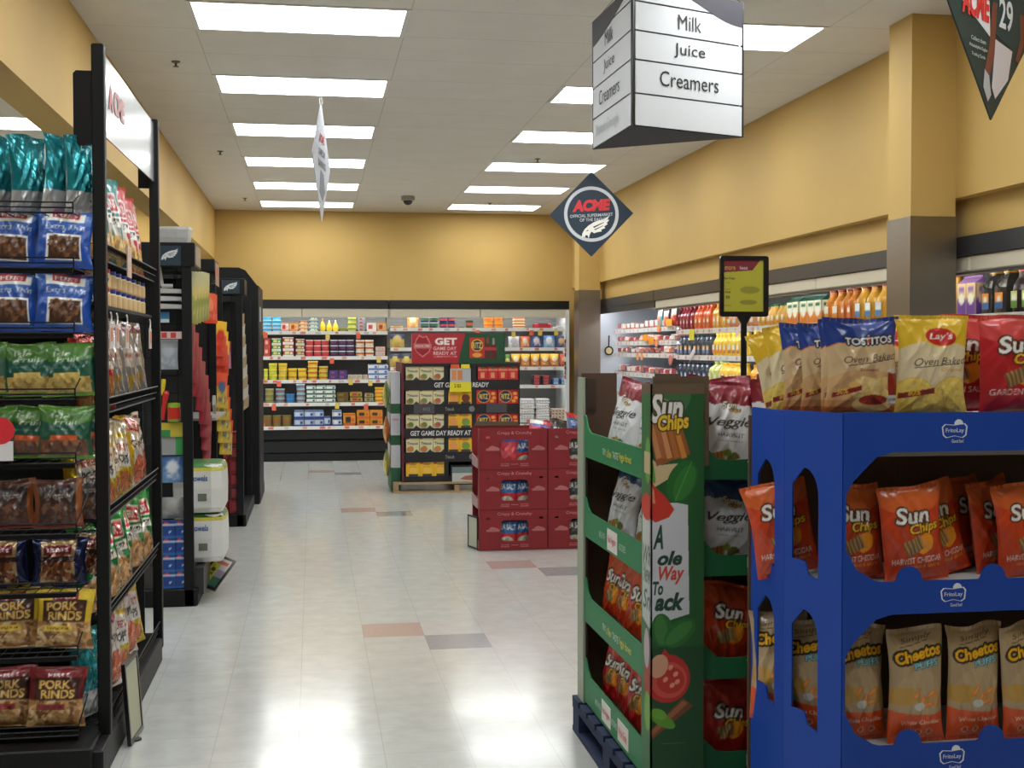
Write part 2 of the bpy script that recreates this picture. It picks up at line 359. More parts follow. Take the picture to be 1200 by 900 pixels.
# ------------------------------------------------------------------ refrigerated cases
def rail_art(L, seed, h=.045):
    a = Art(L, h, (226, 226, 222), .006); R = random.Random(seed); x = .05
    while x < L-.1:
        wd = R.uniform(.03, .07); c = R.choice([(214, 90, 80), (226, 140, 120), (214, 90, 80), (180, 180, 176)])
        a.rect(x/L, .2, (x+wd)/L, .8, c, .8); x += R.uniform(.09, .3)
    return a
YB0 = 16.45
def back_case(x0, x1, zs, liner, nm, lb, seed, lipx=()):
    t = thing('dairy_case', lb, 'refrigerated case', ((x0+x1)/2, 16.8, 0)); cx = (x0+x1)/2; W = (x1-x0)/2
    L = lambda mb: mb
    MB().box(-W, W, .3, .39, .0, 1.72, liner).build('back_panel', K_MATT, t)
    m = MB()
    for k in range(8): m.box(-W, W, .28-.004*(k % 2), .39, 1.72+k*.03, 1.748+k*.03, (150, 150, 146))
    m.build('slatted_air_panel', K_MATT, t)
    MB().box(-W, W, -.42, .39, 0, .10, (12, 12, 13)).box(-W, W, -.385, -.2, .10, .27, (30, 31, 34), .012).box(-W, W, -.41, -.2, .27, .41, (22, 23, 26), .02).build('base', K_PLAS, t)
    MB().box(-W, W, -.41, .3, .41, .44, (70, 70, 72)).sheet((-W, -.411, .41), (2*W, 0, 0), (0, 0, .045), rail_art(2*W, seed, .045), int(W*160), 4).build('deck', K_PLAS, t)
    MB().box(-W, W, -.40, .39, 1.985, 2.095, (20, 21, 24)).build('header_band', K_PLAS, t)
    c = MB(); n = max(1, round(2*W/1.2))
    for k in range(n): c.box(-W+2*W*k/n+.004, -W+2*W*(k+1)/n-.004, -.385, -.33, 1.87, 1.985, (205, 198, 178), .006)
    c.box(-W, W, -.33, -.325, 1.87, 1.985, (205, 198, 178)); c.build('canopy', K_PLAS, t)
    MB().box(-W+.03, W-.03, -.32, -.28, 1.945, 1.975).build('lamp_tube', K_CASELAMP, t)
    MB().box(-W, W, -.33, .39, 1.975, 1.985, (200, 200, 200)).build('canopy_lining', K_MATT, t)
    for k, z in enumerate(zs):
        d = .1 if k == 0 else 0
        s = MB().box(-W+.01, W-.01, -.30, .3, z-.02, z, (160, 160, 158)).box(-W+.01, W-.01, -.335, -.30, z-.045, z+.0, (215, 215, 212))
        s.sheet((-W+.01, -.336, z-.045), (2*W-.02, 0, 0), (0, 0, .045), rail_art(2*W, seed+k+1), int(W*160), 4)
        sh_ = s.build('shelf', K_PLAS, t); MB().box(-W+.03, W-.03, -.295, -.275, z-.034, z-.0205).build('shelf_fill_light', K_SHELFFILL, sh_)  # added glow strip under each shelf, brightens the lower goods
    R = random.Random(seed)
    for px, py, col in lipx:
        x, _, z = U(px, py, y=16.45); MB().box(x-cx-.027, x-cx+.027, -.345, -.338, z-.035, z+.035, col).build('price_tag', K_CARD, t)
    return t
OR, YE = (228, 104, 74), (222, 196, 92)
ZL = (1.69, 1.362, 1.056, .756); ZR = (1.735, 1.473, 1.215, .97, .51)
cl = back_case(-1.25, .985, ZL, (74, 70, 66), 'l', 'open dairy case at back wall holding tubs and butter boxes', 11,  # dark liner colour holds the shade below the top shelf
    [(311, 393, OR), (384, 395, YE), (420, 394, OR), (389, 423, OR), (444, 422, YE), (327, 450, OR), (411, 448, YE), (434, 449, YE), (321, 478, OR), (395, 476, YE), (429, 477, OR), (308, 499, OR)])
cr = back_case(1.0, 3.40, ZR, (140, 138, 132), 'r', 'open dairy case at back wall holding cheese bags and eggs', 31,
    [(560, 390, OR), (602, 392, YE), (623, 390, OR), (633, 390, YE), (652, 390, YE)])
MB().box(1.155, 1.2, -.4, .39, .02, 1.97, (226, 228, 226)).build('end_panel', K_PLAS, cr)
cr_tags = MB(); 
for k in range(9): cr_tags.box(1.13, 1.15, -.43+.01*(k % 2), -.42, 1.05+k*.06, 1.10+k*.06, [(200, 90, 80), (230, 230, 225), (120, 50, 50)][k % 3])
cr_tags.build('coupon_strip', K_CARD, cr)

def small_box(w, d, h, body, band, logo, kind):
    """a small grocery piece, base at z=0, front at y=0 (faces -y)"""
    m = MB()
    if kind == 'tub':     # round-cornered tub with lid
        m.lathe([(.43, 0, body), (.47, h*.30, band), (.48, h*.66, body), (.49, h*.8, logo), (.5, h*.8, logo), (.5, h*.97, logo)], 12, .8, w, d, (0, d/2, 0))
    elif kind == 'bottle':
        m.lathe([(.42, 0, body), (.48, h*.1, body), (.5, h*.35, body), (.34, h*.58, body), (.16, h*.72, logo), (.14, h*.8, logo), (.06, h*.98, logo)], 10, 0, w, d, (0, d/2, 0))
    elif kind == 'egg':
        m.box(-w/2, w/2, 0, d, 0, h*.42, body, h*.12).box(-w/2+.006, w/2-.006, .006, d-.006, h*.45, h*.96, body, h*.14)
        for k in range(5): m.box(-w/2+w*(k+.5)/5-.008, -w/2+w*(k+.5)/5+.008, -.003, .01, h*.3, h*.6, band)
    elif kind == 'bag':
        a = Art(w, h, body, .01).rect(0, .62, 1, 1, band).ell(.5, .6, .3, .3, logo).speck(.15, .05, .85, .4, [logo, tuple(min(255, q+30) for q in body)], 14, .1, 3)
        def fn(u, v, P):
            t = (np.sin(PI*np.clip(u, .02, .98))*np.sin(PI*np.clip(v, .04, .98)))**.6; P[..., 1] += -d*.5*t*(1.2-.5*v)+d*.5; P[..., 0] *= 1-.06*np.sin(PI*v); return P
        m.sheet((-w/2, 0, 0), (w, 0, 0), (0, 0, h), a, 12, 14, fn)
        def fb(u, v, P):
            t = (np.sin(PI*np.clip(u, .02, .98))*np.sin(PI*np.clip(v, .04, .98)))**.6; P[..., 1] += d*.5*t+d*.5; P[..., 0] *= 1-.06*np.sin(PI*v); return P
        m.sheet((w/2, 0, 0), (-w, 0, 0), (0, 0, h), body, 8, 8, fb)
    elif kind == 'pack':  # flat pack lying down
        m.box(-w/2, w/2, 0, d, 0, h, body, min(h, w)*.2); m.box(-w*.3, w*.3, -.003, d*.6, h*.2, h+.002, band)
    else:
        a = Art(w, h, body, .006).rect(0, 0, 1, .22, band).rect(.0, .86, 1, 1, band).rect(.16, .3, .6, .78, logo).rect(.66, .34, .9, .66, band)
        m.box(-w/2, w/2, 0.001, d, 0, h, body, .003).sheet((-w/2, 0, 0), (w, 0, 0), (0, 0, h), a, 14, 10)
    return m
CATS = dict(tub='tub', box='box', bottle='bottle', egg='egg carton', bag='bag', pack='food pack')
def stock(rows, zs, ydeep, prefix):
    for n, (sh, p0, p1, nc, lv, ptop, kind, body, band, logo, desc) in enumerate(rows):
        z = zs[sh]; xa, _, _ = U(p0, 400, y=YB0+.05); xb, _, _ = U(p1, 400, y=YB0+.05); zt = U((p0+p1)/2, ptop, y=YB0+.05)[2]
        cw = (xb-xa)/nc; w_ = cw*.94; h_ = (zt-z)/lv; d_ = min(.24, max(.08, w_*1.1)) if kind != 'bag' else .07
        me = small_box(w_, d_, h_*.985, body, band, logo, kind).mesh(kind, K_FILM if kind == 'bag' else K_CARD, kind in ('bag', 'tub', 'bottle'))
        nm = {'tub': 'food_tub', 'box': 'food_carton', 'bottle': 'squeeze_bottle', 'egg': 'egg_carton', 'bag': 'cheese_bag', 'pack': 'food_pack'}[kind]
        R = random.Random(n*7+1)
        for c in range(nc):
            for l in range(lv):
                x = xa+cw*(c+.5)+R.uniform(-.003, .003)
                lb = desc
                if nc > 1: lb += f', {nth(c, nc, "left", "right", "from left")} column' if lv > 1 else f', {nth(c, nc)}'
                if lv > 1: lb += ', ' + ('bottom' if l == 0 else 'top' if l == lv-1 else ('middle' if lv == 3 else ORD[l]+' up')) + ' one'
                lb += f', {["top", "second", "third", "fourth", "lowest"][sh]} shelf, back case'
                tag(obj(nm, me, None, (x, YB0+.06+R.uniform(0, .012), z+h_*l), (0, 0, R.uniform(-.02, .02))), lb, CATS[kind], f'{desc} pieces on back wall shelf')
DK = .441
ZLs = ZL+(DK,)
W_ = (236, 236, 230); RD = (190, 44, 48); YL = (232, 208, 60); NV = (44, 50, 96); BL = (40, 90, 168)
stock([
 (0, 308, 329.5, 2, 4, 370.5, 'tub', (92, 190, 224), (60, 160, 210), W_, 'sky-blue tub with white lid'),
 (0, 329.5, 338.5, 1, 1, 378, 'box', (236, 226, 214), (226, 150, 130), RD, 'white and red carton'),
 (0, 339, 349, 1, 1, 378, 'box', (230, 196, 90), (214, 140, 80), RD, 'yellow and red carton'),
 (0, 350, 361, 1, 3, 375.5, 'box', (196, 60, 40), (222, 200, 150), (230, 210, 160), 'flat red and cream carton'),
 (0, 362, 373, 1, 4, 371, 'box', (54, 120, 168), (210, 214, 180), (220, 220, 190), 'flat blue carton'),
 (0, 374.5, 382, 1, 1, 372, 'bottle', (240, 200, 40), YL, (226, 120, 90), 'yellow bottle with pink top'),
 (0, 382.5, 397, 2, 1, 374.5, 'bottle', (244, 208, 36), YL, W_, 'yellow bottle with white cap'),
 (0, 398, 406.5, 1, 1, 383.5, 'tub', (150, 150, 50), (120, 140, 60), (170, 168, 80), 'low olive tub'),
 (0, 407.5, 418, 1, 3, 371.5, 'tub', (226, 214, 90), (120, 160, 70), (232, 224, 140), 'yellow-green tub'),
 (0, 420, 428, 1, 4, 372, 'box', (176, 174, 172), (160, 158, 160), (180, 60, 80), 'grey carton with red dot'),
 (0, 430, 441.5, 1, 1, 378, 'box', W_, (236, 220, 210), (200, 70, 70), 'white carton with red emblem'),
 (0, 442, 453, 1, 1, 378, 'box', (226, 180, 100), (214, 150, 90), (150, 50, 50), 'tan carton with red emblem'),
 (1, 309, 317, 1, 2, 396.5, 'box', (196, 50, 54), (200, 80, 80), (230, 190, 150), 'red carton'),
 (1, 318, 329.5, 1, 3, 396.5, 'box', (40, 136, 60), (226, 226, 200), (232, 212, 120), 'green and cream carton'),
 (1, 331, 344.5, 1, 3, 395, 'box', (186, 44, 60), W_, (226, 220, 150), 'red and cream carton'),
 (1, 346, 357, 1, 3, 397, 'box', (150, 34, 52), (214, 210, 190), (206, 196, 120), 'maroon and cream carton'),
 (1, 358, 386, 3, 3, 398, 'tub', (204, 62, 66), (214, 74, 74), (236, 214, 206), 'coral tub with white lid'),
 (1, 387, 415.5, 3, 3, 398, 'tub', (48, 52, 98), (110, 60, 90), (222, 222, 230), 'navy tub with white lid'),
 (1, 417, 438.5, 2, 3, 398, 'tub', (232, 226, 210), (214, 110, 50), (240, 238, 228), 'white tub with orange band'),
 (1, 440, 451.5, 1, 2, 406, 'box', (224, 212, 196), (214, 150, 140), (196, 180, 176), 'beige carton'),
 (2, 308.5, 314, 1, 2, 432, 'tub', (216, 216, 60), (190, 196, 60), (232, 220, 60), 'lime tub at shelf end'),
 (2, 314.5, 325, 1, 3, 425.5, 'tub', (220, 216, 50), (196, 200, 70), (236, 222, 60), 'lime-yellow tub'),
 (2, 325.5, 336.5, 1, 3, 425.5, 'tub', (236, 200, 50), (200, 180, 80), (240, 210, 60), 'golden tub'),
 (2, 337, 359.5, 2, 2, 431.5, 'tub', (238, 206, 50), (206, 150, 60), (240, 212, 50), 'bright yellow tub'),
 (2, 360, 372.5, 1, 4, 423, 'tub', (228, 200, 60), (214, 110, 50), (236, 222, 90), 'yellow tub with orange rim'),
 (2, 373, 384.5, 1, 3, 429, 'tub', (222, 206, 70), (206, 120, 50), (214, 204, 90), 'yellow tub with red rim'),
 (2, 385.5, 407, 2, 2, 434, 'box', (64, 54, 120), (80, 60, 120), (150, 70, 110), 'purple carton'),
 (2, 408, 430.5, 4, 1, 439, 'box', (206, 192, 168), (190, 170, 150), (170, 160, 140), 'short beige carton'),
 (2, 431.5, 455, 2, 3, 427, 'box', (236, 238, 240), BL, (222, 228, 238), 'blue and white butter box'),
 (3, 310, 320.5, 1, 3, 455.5, 'tub', (156, 148, 90), (130, 130, 70), (176, 170, 110), 'olive tub'),
 (3, 322, 333.5, 1, 3, 455.5, 'tub', (110, 160, 170), (150, 90, 90), (160, 190, 200), 'teal tub'),
 (3, 334.5, 345.5, 1, 2, 461.5, 'tub', (60, 130, 190), (60, 120, 180), (70, 140, 206), 'blue tub'),
 (3, 346.5, 357.5, 1, 4, 450, 'tub', (130, 176, 190), (150, 100, 100), (170, 200, 210), 'pale teal tub'),
 (3, 358.5, 393, 3, 4, 452, 'box', (226, 232, 226), (22, 74, 60), (226, 232, 226), 'white and green butter box'),
 (3, 394.5, 408, 1, 2, 460, 'box', (112, 92, 34), (90, 74, 30), (130, 106, 40), 'dark mustard box'),
 (3, 409.5, 424.5, 1, 2, 459.5, 'box', (190, 160, 50), (90, 70, 40), (170, 60, 50), 'mustard and brown box'),
 (3, 427, 437.5, 1, 2, 461, 'box', (186, 170, 120), (60, 110, 60), (150, 60, 50), 'tan and green box'),
 (3, 439, 450, 1, 4, 454, 'tub', (238, 196, 40), (222, 130, 40), (244, 210, 60), 'stacked yellow tub'),
 (4, 307, 340.5, 3, 1, 486.5, 'tub', (136, 124, 52), (160, 100, 60), (128, 112, 52), 'wide olive tub'),
 (4, 344, 379, 3, 2, 481, 'box', (170, 186, 214), (34, 64, 140), (200, 212, 230), 'pale blue butter box'),
 (4, 379.5, 387, 1, 1, 488, 'box', (180, 196, 220), (40, 76, 150), (200, 212, 230), 'small blue box'),
 (4, 388.5, 400, 1, 2, 481, 'box', (190, 202, 222), (30, 60, 130), W_, 'navy-topped butter box'),
 (4, 401.5, 416.5, 1, 1, 484.5, 'box', (226, 160, 40), (214, 100, 40), (60, 44, 40), 'orange box'),
 (4, 417.5, 448.5, 2, 2, 481, 'box', (232, 164, 36), (222, 110, 40), (64, 48, 40), 'orange and black box'),
], ZLs, .1, 'in back case')
stock([
 (0, 458, 473, 1, 1, 382, 'pack', (222, 180, 90), (200, 150, 90), W_, 'flat tan pack'),
 (0, 477, 491.5, 1, 1, 370.5, 'bag', (230, 160, 90), (226, 130, 60), (240, 200, 150), 'orange bag'),
 (0, 493, 514, 2, 2, 371, 'tub', (36, 56, 90), (70, 110, 80), (200, 204, 196), 'dark blue tub'),
 (0, 514.8, 534.5, 2, 2, 371, 'tub', (44, 52, 110), (196, 74, 60), (50, 56, 120), 'navy and red tub'),
 (0, 537.5, 545, 1, 1, 383, 'pack', (90, 150, 90), (60, 120, 70), W_, 'low green pack'),
 (0, 546.5, 555.5, 1, 1, 375, 'tub', (60, 80, 44), (180, 90, 60), (50, 70, 40), 'dark green jar'),
 (0, 567.5, 590.5, 2, 2, 371, 'tub', (232, 160, 44), (226, 120, 60), (240, 176, 60), 'orange tub'),
 (0, 602, 617, 1, 4, 371, 'tub', (236, 214, 140), (214, 90, 70), (240, 236, 220), 'cream tub with red band'),
 (0, 627, 647, 1, 1, 379, 'pack', (186, 36, 50), (150, 30, 40), W_, 'red wrapped pack'),
 (0, 650, 664, 1, 1, 383, 'pack', (224, 220, 214), (200, 200, 196), W_, 'flat white pack'),
 (1, 456.5, 475, 1, 1, 391.5, 'bag', (196, 164, 90), (40, 50, 96), (206, 178, 90), 'gold bag with navy top'),
 (1, 595.5, 609.5, 1, 1, 394, 'bag', (220, 220, 224), W_, (190, 190, 200), 'white cheese bag'),
 (1, 610, 622, 1, 1, 394, 'bag', (222, 140, 90), (220, 90, 50), (240, 210, 180), 'orange cheese bag'),
 (1, 622.5, 636, 1, 1, 394, 'bag', (70, 90, 150), (40, 60, 120), (200, 190, 190), 'royal blue cheese bag'),
 (1, 637, 651, 1, 1, 393, 'bag', (130, 170, 210), (70, 120, 190), (226, 226, 220), 'light blue cheese bag'),
 (1, 652, 665, 1, 1, 394, 'bag', (60, 84, 130), (40, 60, 110), (200, 160, 110), 'navy cheese bag'),
 (2, 456.5, 483.5, 2, 1, 414.5, 'bag', (186, 150, 80), (50, 54, 80), (200, 176, 80), 'golden cheese bag'),
 (2, 592.5, 598.5, 1, 1, 415, 'bag', (210, 206, 90), (90, 130, 60), (220, 220, 140), 'lime cheese bag'),
 (2, 599.5, 656, 5, 1, 414.5, 'bag', (206, 120, 54), (240, 186, 30), (236, 224, 190), 'yellow-topped cheese bag'),
 (2, 656.5, 666, 1, 1, 414.5, 'bag', (190, 90, 60), (200, 80, 60), (220, 160, 110), 'brick-red cheese bag'),
 (3, 457, 468.5, 1, 1, 436.5, 'box', (60, 90, 60), (50, 76, 54), (232, 160, 70), 'dark green carton'),
 (3, 624, 645.5, 2, 3, 440, 'pack', (60, 50, 60), (190, 80, 80), W_, 'dark dough roll'),
 (3, 647, 666, 2, 2, 443.5, 'pack', (50, 80, 130), (150, 180, 210), W_, 'blue dough roll'),
 (4, 610, 645, 2, 4, 467, 'egg', (232, 230, 228), (196, 196, 206), W_, 'white egg carton'),
 (4, 646, 667, 1, 3, 479, 'egg', (226, 206, 186), (140, 84, 60), W_, 'tray of brown eggs'),
], ZR, .1, 'in back case')

# right-hand wall cooler: shelves run along y, goods face -x
def wall_case(y0, y1, zs, lb, seed, canopy, meat=False):
    t = thing('beverage_case' if not meat else 'meat_case', lb, 'refrigerated case', (4.2, (y0+y1)/2, 0)); W = (y1-y0)/2
    MB().box(.47, .545, -W, W, 0, 1.97, (120, 122, 124)).build('back_panel', K_MATT, t)
    MB().box(-.52, .54, -W, W, 0, .5, (24, 25, 28), .01).build('base', K_PLAS, t)
    MB().box(-.55, .545, -W, W, 1.975, 2.085, (42, 44, 50)).box(-.54, -.515, -W, W, (1.90 if meat else 1.974), 1.976, (34, 36, 40)).build('header_band', mat('cooler_header', (44, 46, 52), rough=.35, coat=.2, bump=.05, bscale=6), t)
    if canopy:
        c = MB(); n = max(1, round(2*W/2.4))
        for k in range(n):
            a, b = -W+2*W*k/n+.005, -W+2*W*(k+1)/n-.005
            c.box(-.535, -.46, a, b, 1.885, 1.975, (206, 198, 178), .008)
        c.box(-.53, -.45, -W, W, 1.872, 1.884, (70, 68, 64)); c.build('canopy', K_PLAS, t)
    MB().box(-.5, -.46, -W+.05, W-.05, 1.93, 1.955).build('lamp_tube', K_CASELAMP, t)
    MB().box(-.46, .545, -W, W, 1.962, 1.974, (214, 214, 214)).build('canopy_lining', K_MATT, t)
    for k, z in enumerate(zs):
        s = MB().box(-.28, .47, -W+.01, W-.01, z-.02, z, (190, 190, 190)).box(-.30, -.28, -W+.01, W-.01, z-.05, z, (220, 220, 218))
        s.sheet((-.3015, W-.01, z-.05), (0, -2*W+.02, 0), (0, 0, .05), rail_art(2*W, seed+k, .05), int(W*160), 4); sh_ = s.build('shelf', K_PLAS, t); MB().box(-.275, -.255, -W+.03, W-.03, z-.034, z-.0205).build('shelf_fill_light', K_SHELFFILL, sh_)  # glow strip added under the shelf to brighten the goods
    return t
ZW = (1.655, 1.385, 1.105, .8)
wall_case(2.2, 13.1, ZW, 'long open juice cooler along right wall', 51, True)
wall_case(13.12, 15.95, (1.70, 1.545, 1.40, 1.16, .9), 'open packaged meat cooler at far end of right wall', 71, False, True)
struct('wall_cooler_end', MB().box(3.66, 4.75, 15.98, 16.08, 0, 1.975, (222, 228, 236)), K_MATT)
bpy.data.objects['wall_cooler_end'].name = 'trim_4'
struct('trim_5', MB().box(3.63, 3.72, 15.955, 15.975, 0, 1.97, (222, 176, 92)), K_MATT)
# little pan cut-out on the white end panel
x, _, z = U(713, 411, y=15.975); t = thing('pan_ornament', 'small black frying pan decoration on white cooler end panel', 'ornament', (x, 15.96, z))
MB().lathe([(.055, 0, (24, 24, 26)), (.062, .012, (24, 24, 26))], 18).build('pan', K_PLAS, t, rot=(PI/2, 0, 0)); MB().lathe([(.042, .013, (226, 206, 150)), (.04, .014, (226, 206, 150))], 18).build('motif', K_CARD, t, rot=(PI/2, 0, 0))
MB().tube([(0, 0, .05), (.005, 0, .2)], .009).build('handle', K_PLAS, t)

def jug(h, w, d, body, cap, lab, lab2=None, kind='jug'):
    """bottle facing -y"""
    m = MB(); lab2 = lab2 or lab
    if kind == 'jug':
        m.lathe([(.44, 0, body), (.5, h*.04, body), (.5, h*.6, body), (.44, h*.7, body), (.25, h*.84, body), (.2, h*.87, body), (.2, h*.93, cap), (.23, h*.93, cap), (.23, h, cap)], 12, .5, w, d)
    elif kind == 'carton':
        m.box(-w/2, w/2, -d/2, d/2, 0, h*.8, tuple(int(c*.8) for c in body))
        a = Art(w, h*.8, body, .006).rect(0, 0, 1, .5, lab).ell(.5, .5, .3, .3, (240, 240, 226)).rect(.2, .72, .8, .86, cap).rect(0, 0, .06, 1, tuple(int(c*.7) for c in body)).rect(.94, 0, 1, 1, tuple(int(c*.7) for c in body))
        m.sheet((-w/2, -d/2-.002, 0), (w, 0, 0), (0, 0, h*.8), a, 12, 14).sheet((-w/2-.002, d/2, 0), (0, -d, 0), (0, 0, h*.8), a, 12, 14).sheet((w/2+.002, -d/2, 0), (0, d, 0), (0, 0, h*.8), a, 12, 14)
        m.add([(-w/2, -d/2, h*.8), (w/2, -d/2, h*.8), (w/2, d/2, h*.8), (-w/2, d/2, h*.8), (-w/2, 0, h*.95), (w/2, 0, h*.95)], [(0, 1, 5, 4), (2, 3, 4, 5), (1, 2, 5), (3, 0, 4)], cap)
        m.box(-w/2, w/2, -.003, .003, h*.95, h, cap)
    elif kind == 'square':
        m.lathe([(.5, 0, body), (.5, h*.6, body), (.4, h*.78, body), (.2, h*.9, body), (.2, h*.94, cap), (.24, h*.94, cap), (.24, h, cap)], 12, 1., w, d)
        m.tube([(0, -d*.42, h*.55), (0, -d*.60, h*.66), (0, -d*.34, h*.86)], .008, body)
    elif kind == 'slim':
        m.lathe([(.46, 0, body), (.5, h*.05, body), (.5, h*.5, body), (.46, h*.62, body), (.28, h*.78, body), (.24, h*.86, body), (.24, h*.91, cap), (.27, h*.91, cap), (.27, h, cap)], 16, .05, w, d)
    if kind in ('jug', 'square', 'slim'):
        a = Art(w*.6, h*.38, lab, .01).rect(0, 0, 1, .4, lab2).rect(.2, .5, .8, .8, (236, 236, 230))
        m.sheet((-w*.3, -d/2-.003, h*.1), (w*.6, 0, 0), (0, 0, h*.38), a, 8, 8)
        m.sheet((-w/2-.003, d*.28, h*.1), (0, -d*.56, 0), (0, 0, h*.38), a, 8, 8)
    return m
def line(rows):
    for k, (z, p0, p1, n, h, dp, kind, body, cap, lab, lab2, nm, desc) in enumerate(rows):
        ya = U(p1, 390, x=3.95)[1]; yb = U(p0, 390, x=3.95)[1]; n = max(n, int((yb-ya)/.15)); st = (yb-ya)/n; w_ = min(st*.9, .14)
        me = jug(h, w_, dp, body, cap, lab, lab2, kind).mesh(nm, K_PLAS if kind != 'carton' else K_CARD, kind in ('slim',))
        R = random.Random(k)
        for i in range(n):
            sh = ['top', 'middle', 'lower'][0 if z > 1.5 else 1 if z > 1.2 else 2]
            lb = f'{desc}, {nth(i, n, "nearest", "farthest", "away")}, {sh} shelf of right cooler' if n > 1 else f'{desc}, {sh} shelf of right cooler'
            tag(obj(nm, me, None, (3.93+dp/2+R.uniform(0, .015), ya+st*(i+.5), z), (0, 0, -PI/2+R.uniform(-.05, .05))), lb, 'carton' if kind == 'carton' else 'bottle', f'{desc} row in right cooler')
GC = (30, 110, 70)
A_, B_, C_ = ZW[0], ZW[1], ZW[2]
line([
 (A_, 793, 813, 5, .245, .12, 'jug', (150, 30, 52), (150, 30, 52), (180, 70, 80), None, 'juice_jug', 'dark red juice jug'),
 (A_, 814, 834, 4, .25, .12, 'jug', (226, 96, 50), (226, 96, 50), (230, 130, 60), None, 'juice_jug', 'orange-red juice jug'),
 (A_, 835, 852, 3, .25, .12, 'jug', (226, 160, 40), (226, 150, 40), (236, 200, 120), None, 'juice_jug', 'amber juice jug beside the price sign'),
 (A_, 853, 886, 5, .16, .09, 'slim', (214, 150, 110), (214, 90, 70), (232, 226, 214), (220, 120, 60), 'juice_bottle', 'short bottle with red cap'),
 (A_, 888, 922, 6, .18, .09, 'slim', (226, 176, 80), (40, 120, 90), (236, 224, 180), (230, 140, 60), 'juice_bottle', 'slim green-capped juice bottle'),
 (A_, 922.5, 964, 5, .225, .1, 'carton', (232, 236, 214), (40, 100, 90), (230, 130, 40), None, 'juice_carton', 'green-topped orange juice carton'),
 (A_, 966, 984, 2, .25, .13, 'slim', (206, 128, 40), (150, 40, 50), (236, 232, 214), (214, 140, 60), 'juice_bottle', 'orange juice bottle with red cap'),
 (A_, 985, 1001, 2, .25, .14, 'slim', (196, 118, 40), (140, 36, 46), (232, 120, 80), None, 'juice_bottle', 'large orange juice bottle'),
 (A_, 1002, 1038, 3, .258, .14, 'slim', (204, 152, 50), (150, 40, 52), (214, 226, 236), (80, 130, 190), 'juice_bottle', 'red-capped juice bottle by the near column'),
 (A_, 1044, 1112, 5, .25, .12, 'jug', (210, 140, 50), (160, 50, 50), (232, 226, 214), None, 'juice_jug', 'juice jug behind the near column'),
 (A_, 1113, 1121.5, 1, .26, .09, 'slim', (220, 170, 70), (214, 90, 40), (236, 230, 220), (110, 60, 150), 'juice_bottle', 'small yellow bottle next to purple cartons'),
 (A_, 1122, 1146, 2, .24, .1, 'carton', (226, 196, 150), (150, 110, 180), (110, 60, 160), None, 'juice_carton', 'purple juice carton'),
 (A_, 1149, 1181, 2, .25, .16, 'square', (58, 54, 54), (204, 150, 60), (232, 140, 50), (60, 110, 180), 'tea_jug', 'dark tea jug with orange label'),
 (A_, 1183, 1262, 5, .255, .13, 'slim', (44, 30, 30), (196, 70, 90), (200, 206, 130), (90, 140, 60), 'juice_bottle', 'dark bottle with green label and pink cap'),
 (B_, 793, 834, 8, .205, .12, 'square', (66, 72, 84), (50, 54, 64), (226, 160, 60), (120, 140, 190), 'tea_jug', 'slate tea jug'),
 (B_, 835, 852, 4, .22, .12, 'slim', (236, 190, 50), (240, 200, 60), (240, 232, 214), (226, 110, 60), 'juice_bottle', 'yellow lemonade bottle'),
 (B_, 854, 874, 4, .22, .12, 'slim', (238, 200, 70), (240, 210, 80), (240, 236, 226), (200, 110, 70), 'juice_bottle', 'pale yellow lemonade bottle'),
 (B_, 876, 893, 2, .24, .14, 'slim', (226, 170, 40), (226, 170, 40), (240, 200, 60), None, 'juice_bottle', 'amber juice bottle by the sign pole'),
 (B_, 893, 930, 5, .22, .12, 'slim', (222, 206, 90), (40, 130, 80), (236, 236, 214), (60, 140, 80), 'juice_bottle', 'green-capped lemonade bottle'),
 (C_, 793, 829, 7, .2, .12, 'square', (62, 68, 82), (40, 44, 54), (110, 140, 200), (226, 160, 70), 'tea_jug', 'slate tea jug with blue label'),
 (C_, 830, 842, 1, .22, .2, 'jug', (206, 210, 130), (206, 210, 130), (214, 216, 150), None, 'juice_jug', 'pale green jug'),
 (C_, 843, 873, 7, .21, .12, 'slim', (238, 190, 60), (238, 190, 60), (240, 230, 214), (220, 110, 60), 'juice_bottle', 'yellow juice bottle'),
 (C_, 878, 900, 2, .2, .14, 'slim', (230, 160, 40), (230, 150, 40), (220, 100, 50), None, 'juice_bottle', 'orange juice bottle low by the sign pole'),
])
# packaged meat
R = random.Random(5); ZM = (1.70, 1.545, 1.40, 1.16)
PAL = [((206, 150, 140), (226, 220, 214)), ((190, 90, 80), (226, 226, 222)), ((226, 206, 200), (170, 60, 70)), ((90, 100, 130), (206, 120, 90)), ((214, 120, 80), (236, 226, 214)), ((70, 70, 90), (196, 90, 80))]
WORD = ['pinkish', 'red', 'white-and-red', 'blue-grey', 'orange', 'dark']
for s, z in enumerate(ZM):
    y = 15.85; k = 0
    while y > 13.3:
        c = R.randrange(6) if s > 1 else R.choice([0, 1, 2, 4]); L = R.uniform(.16, .24); hh = R.uniform(.05, .085)
        me = MB(); n = R.choice([1, 2]) if z != 1.545 else 1
        m = MB().box(-L/2, L/2, -.09, .09, 0, hh, PAL[c][0], .014).box(-L*.36, L*.36, -.094, .05, hh*.25, hh+.002, PAL[c][1])
        tag(obj('meat_pack', m.mesh('meat_pack', K_PLAS), None, (4.02, y-L/2, z), (0, 0, -PI/2)),
            f'{WORD[c]} meat pack, {ORD[k] if k < 12 else "last"} from far end, {["top", "second", "third", "fourth"][s]} shelf of meat cooler', 'meat pack', 'meat packs in the far cooler')
        if s == 0 and y < 14.9 and k % 1 == 0:
            pass
        y -= L+.02; k += 1
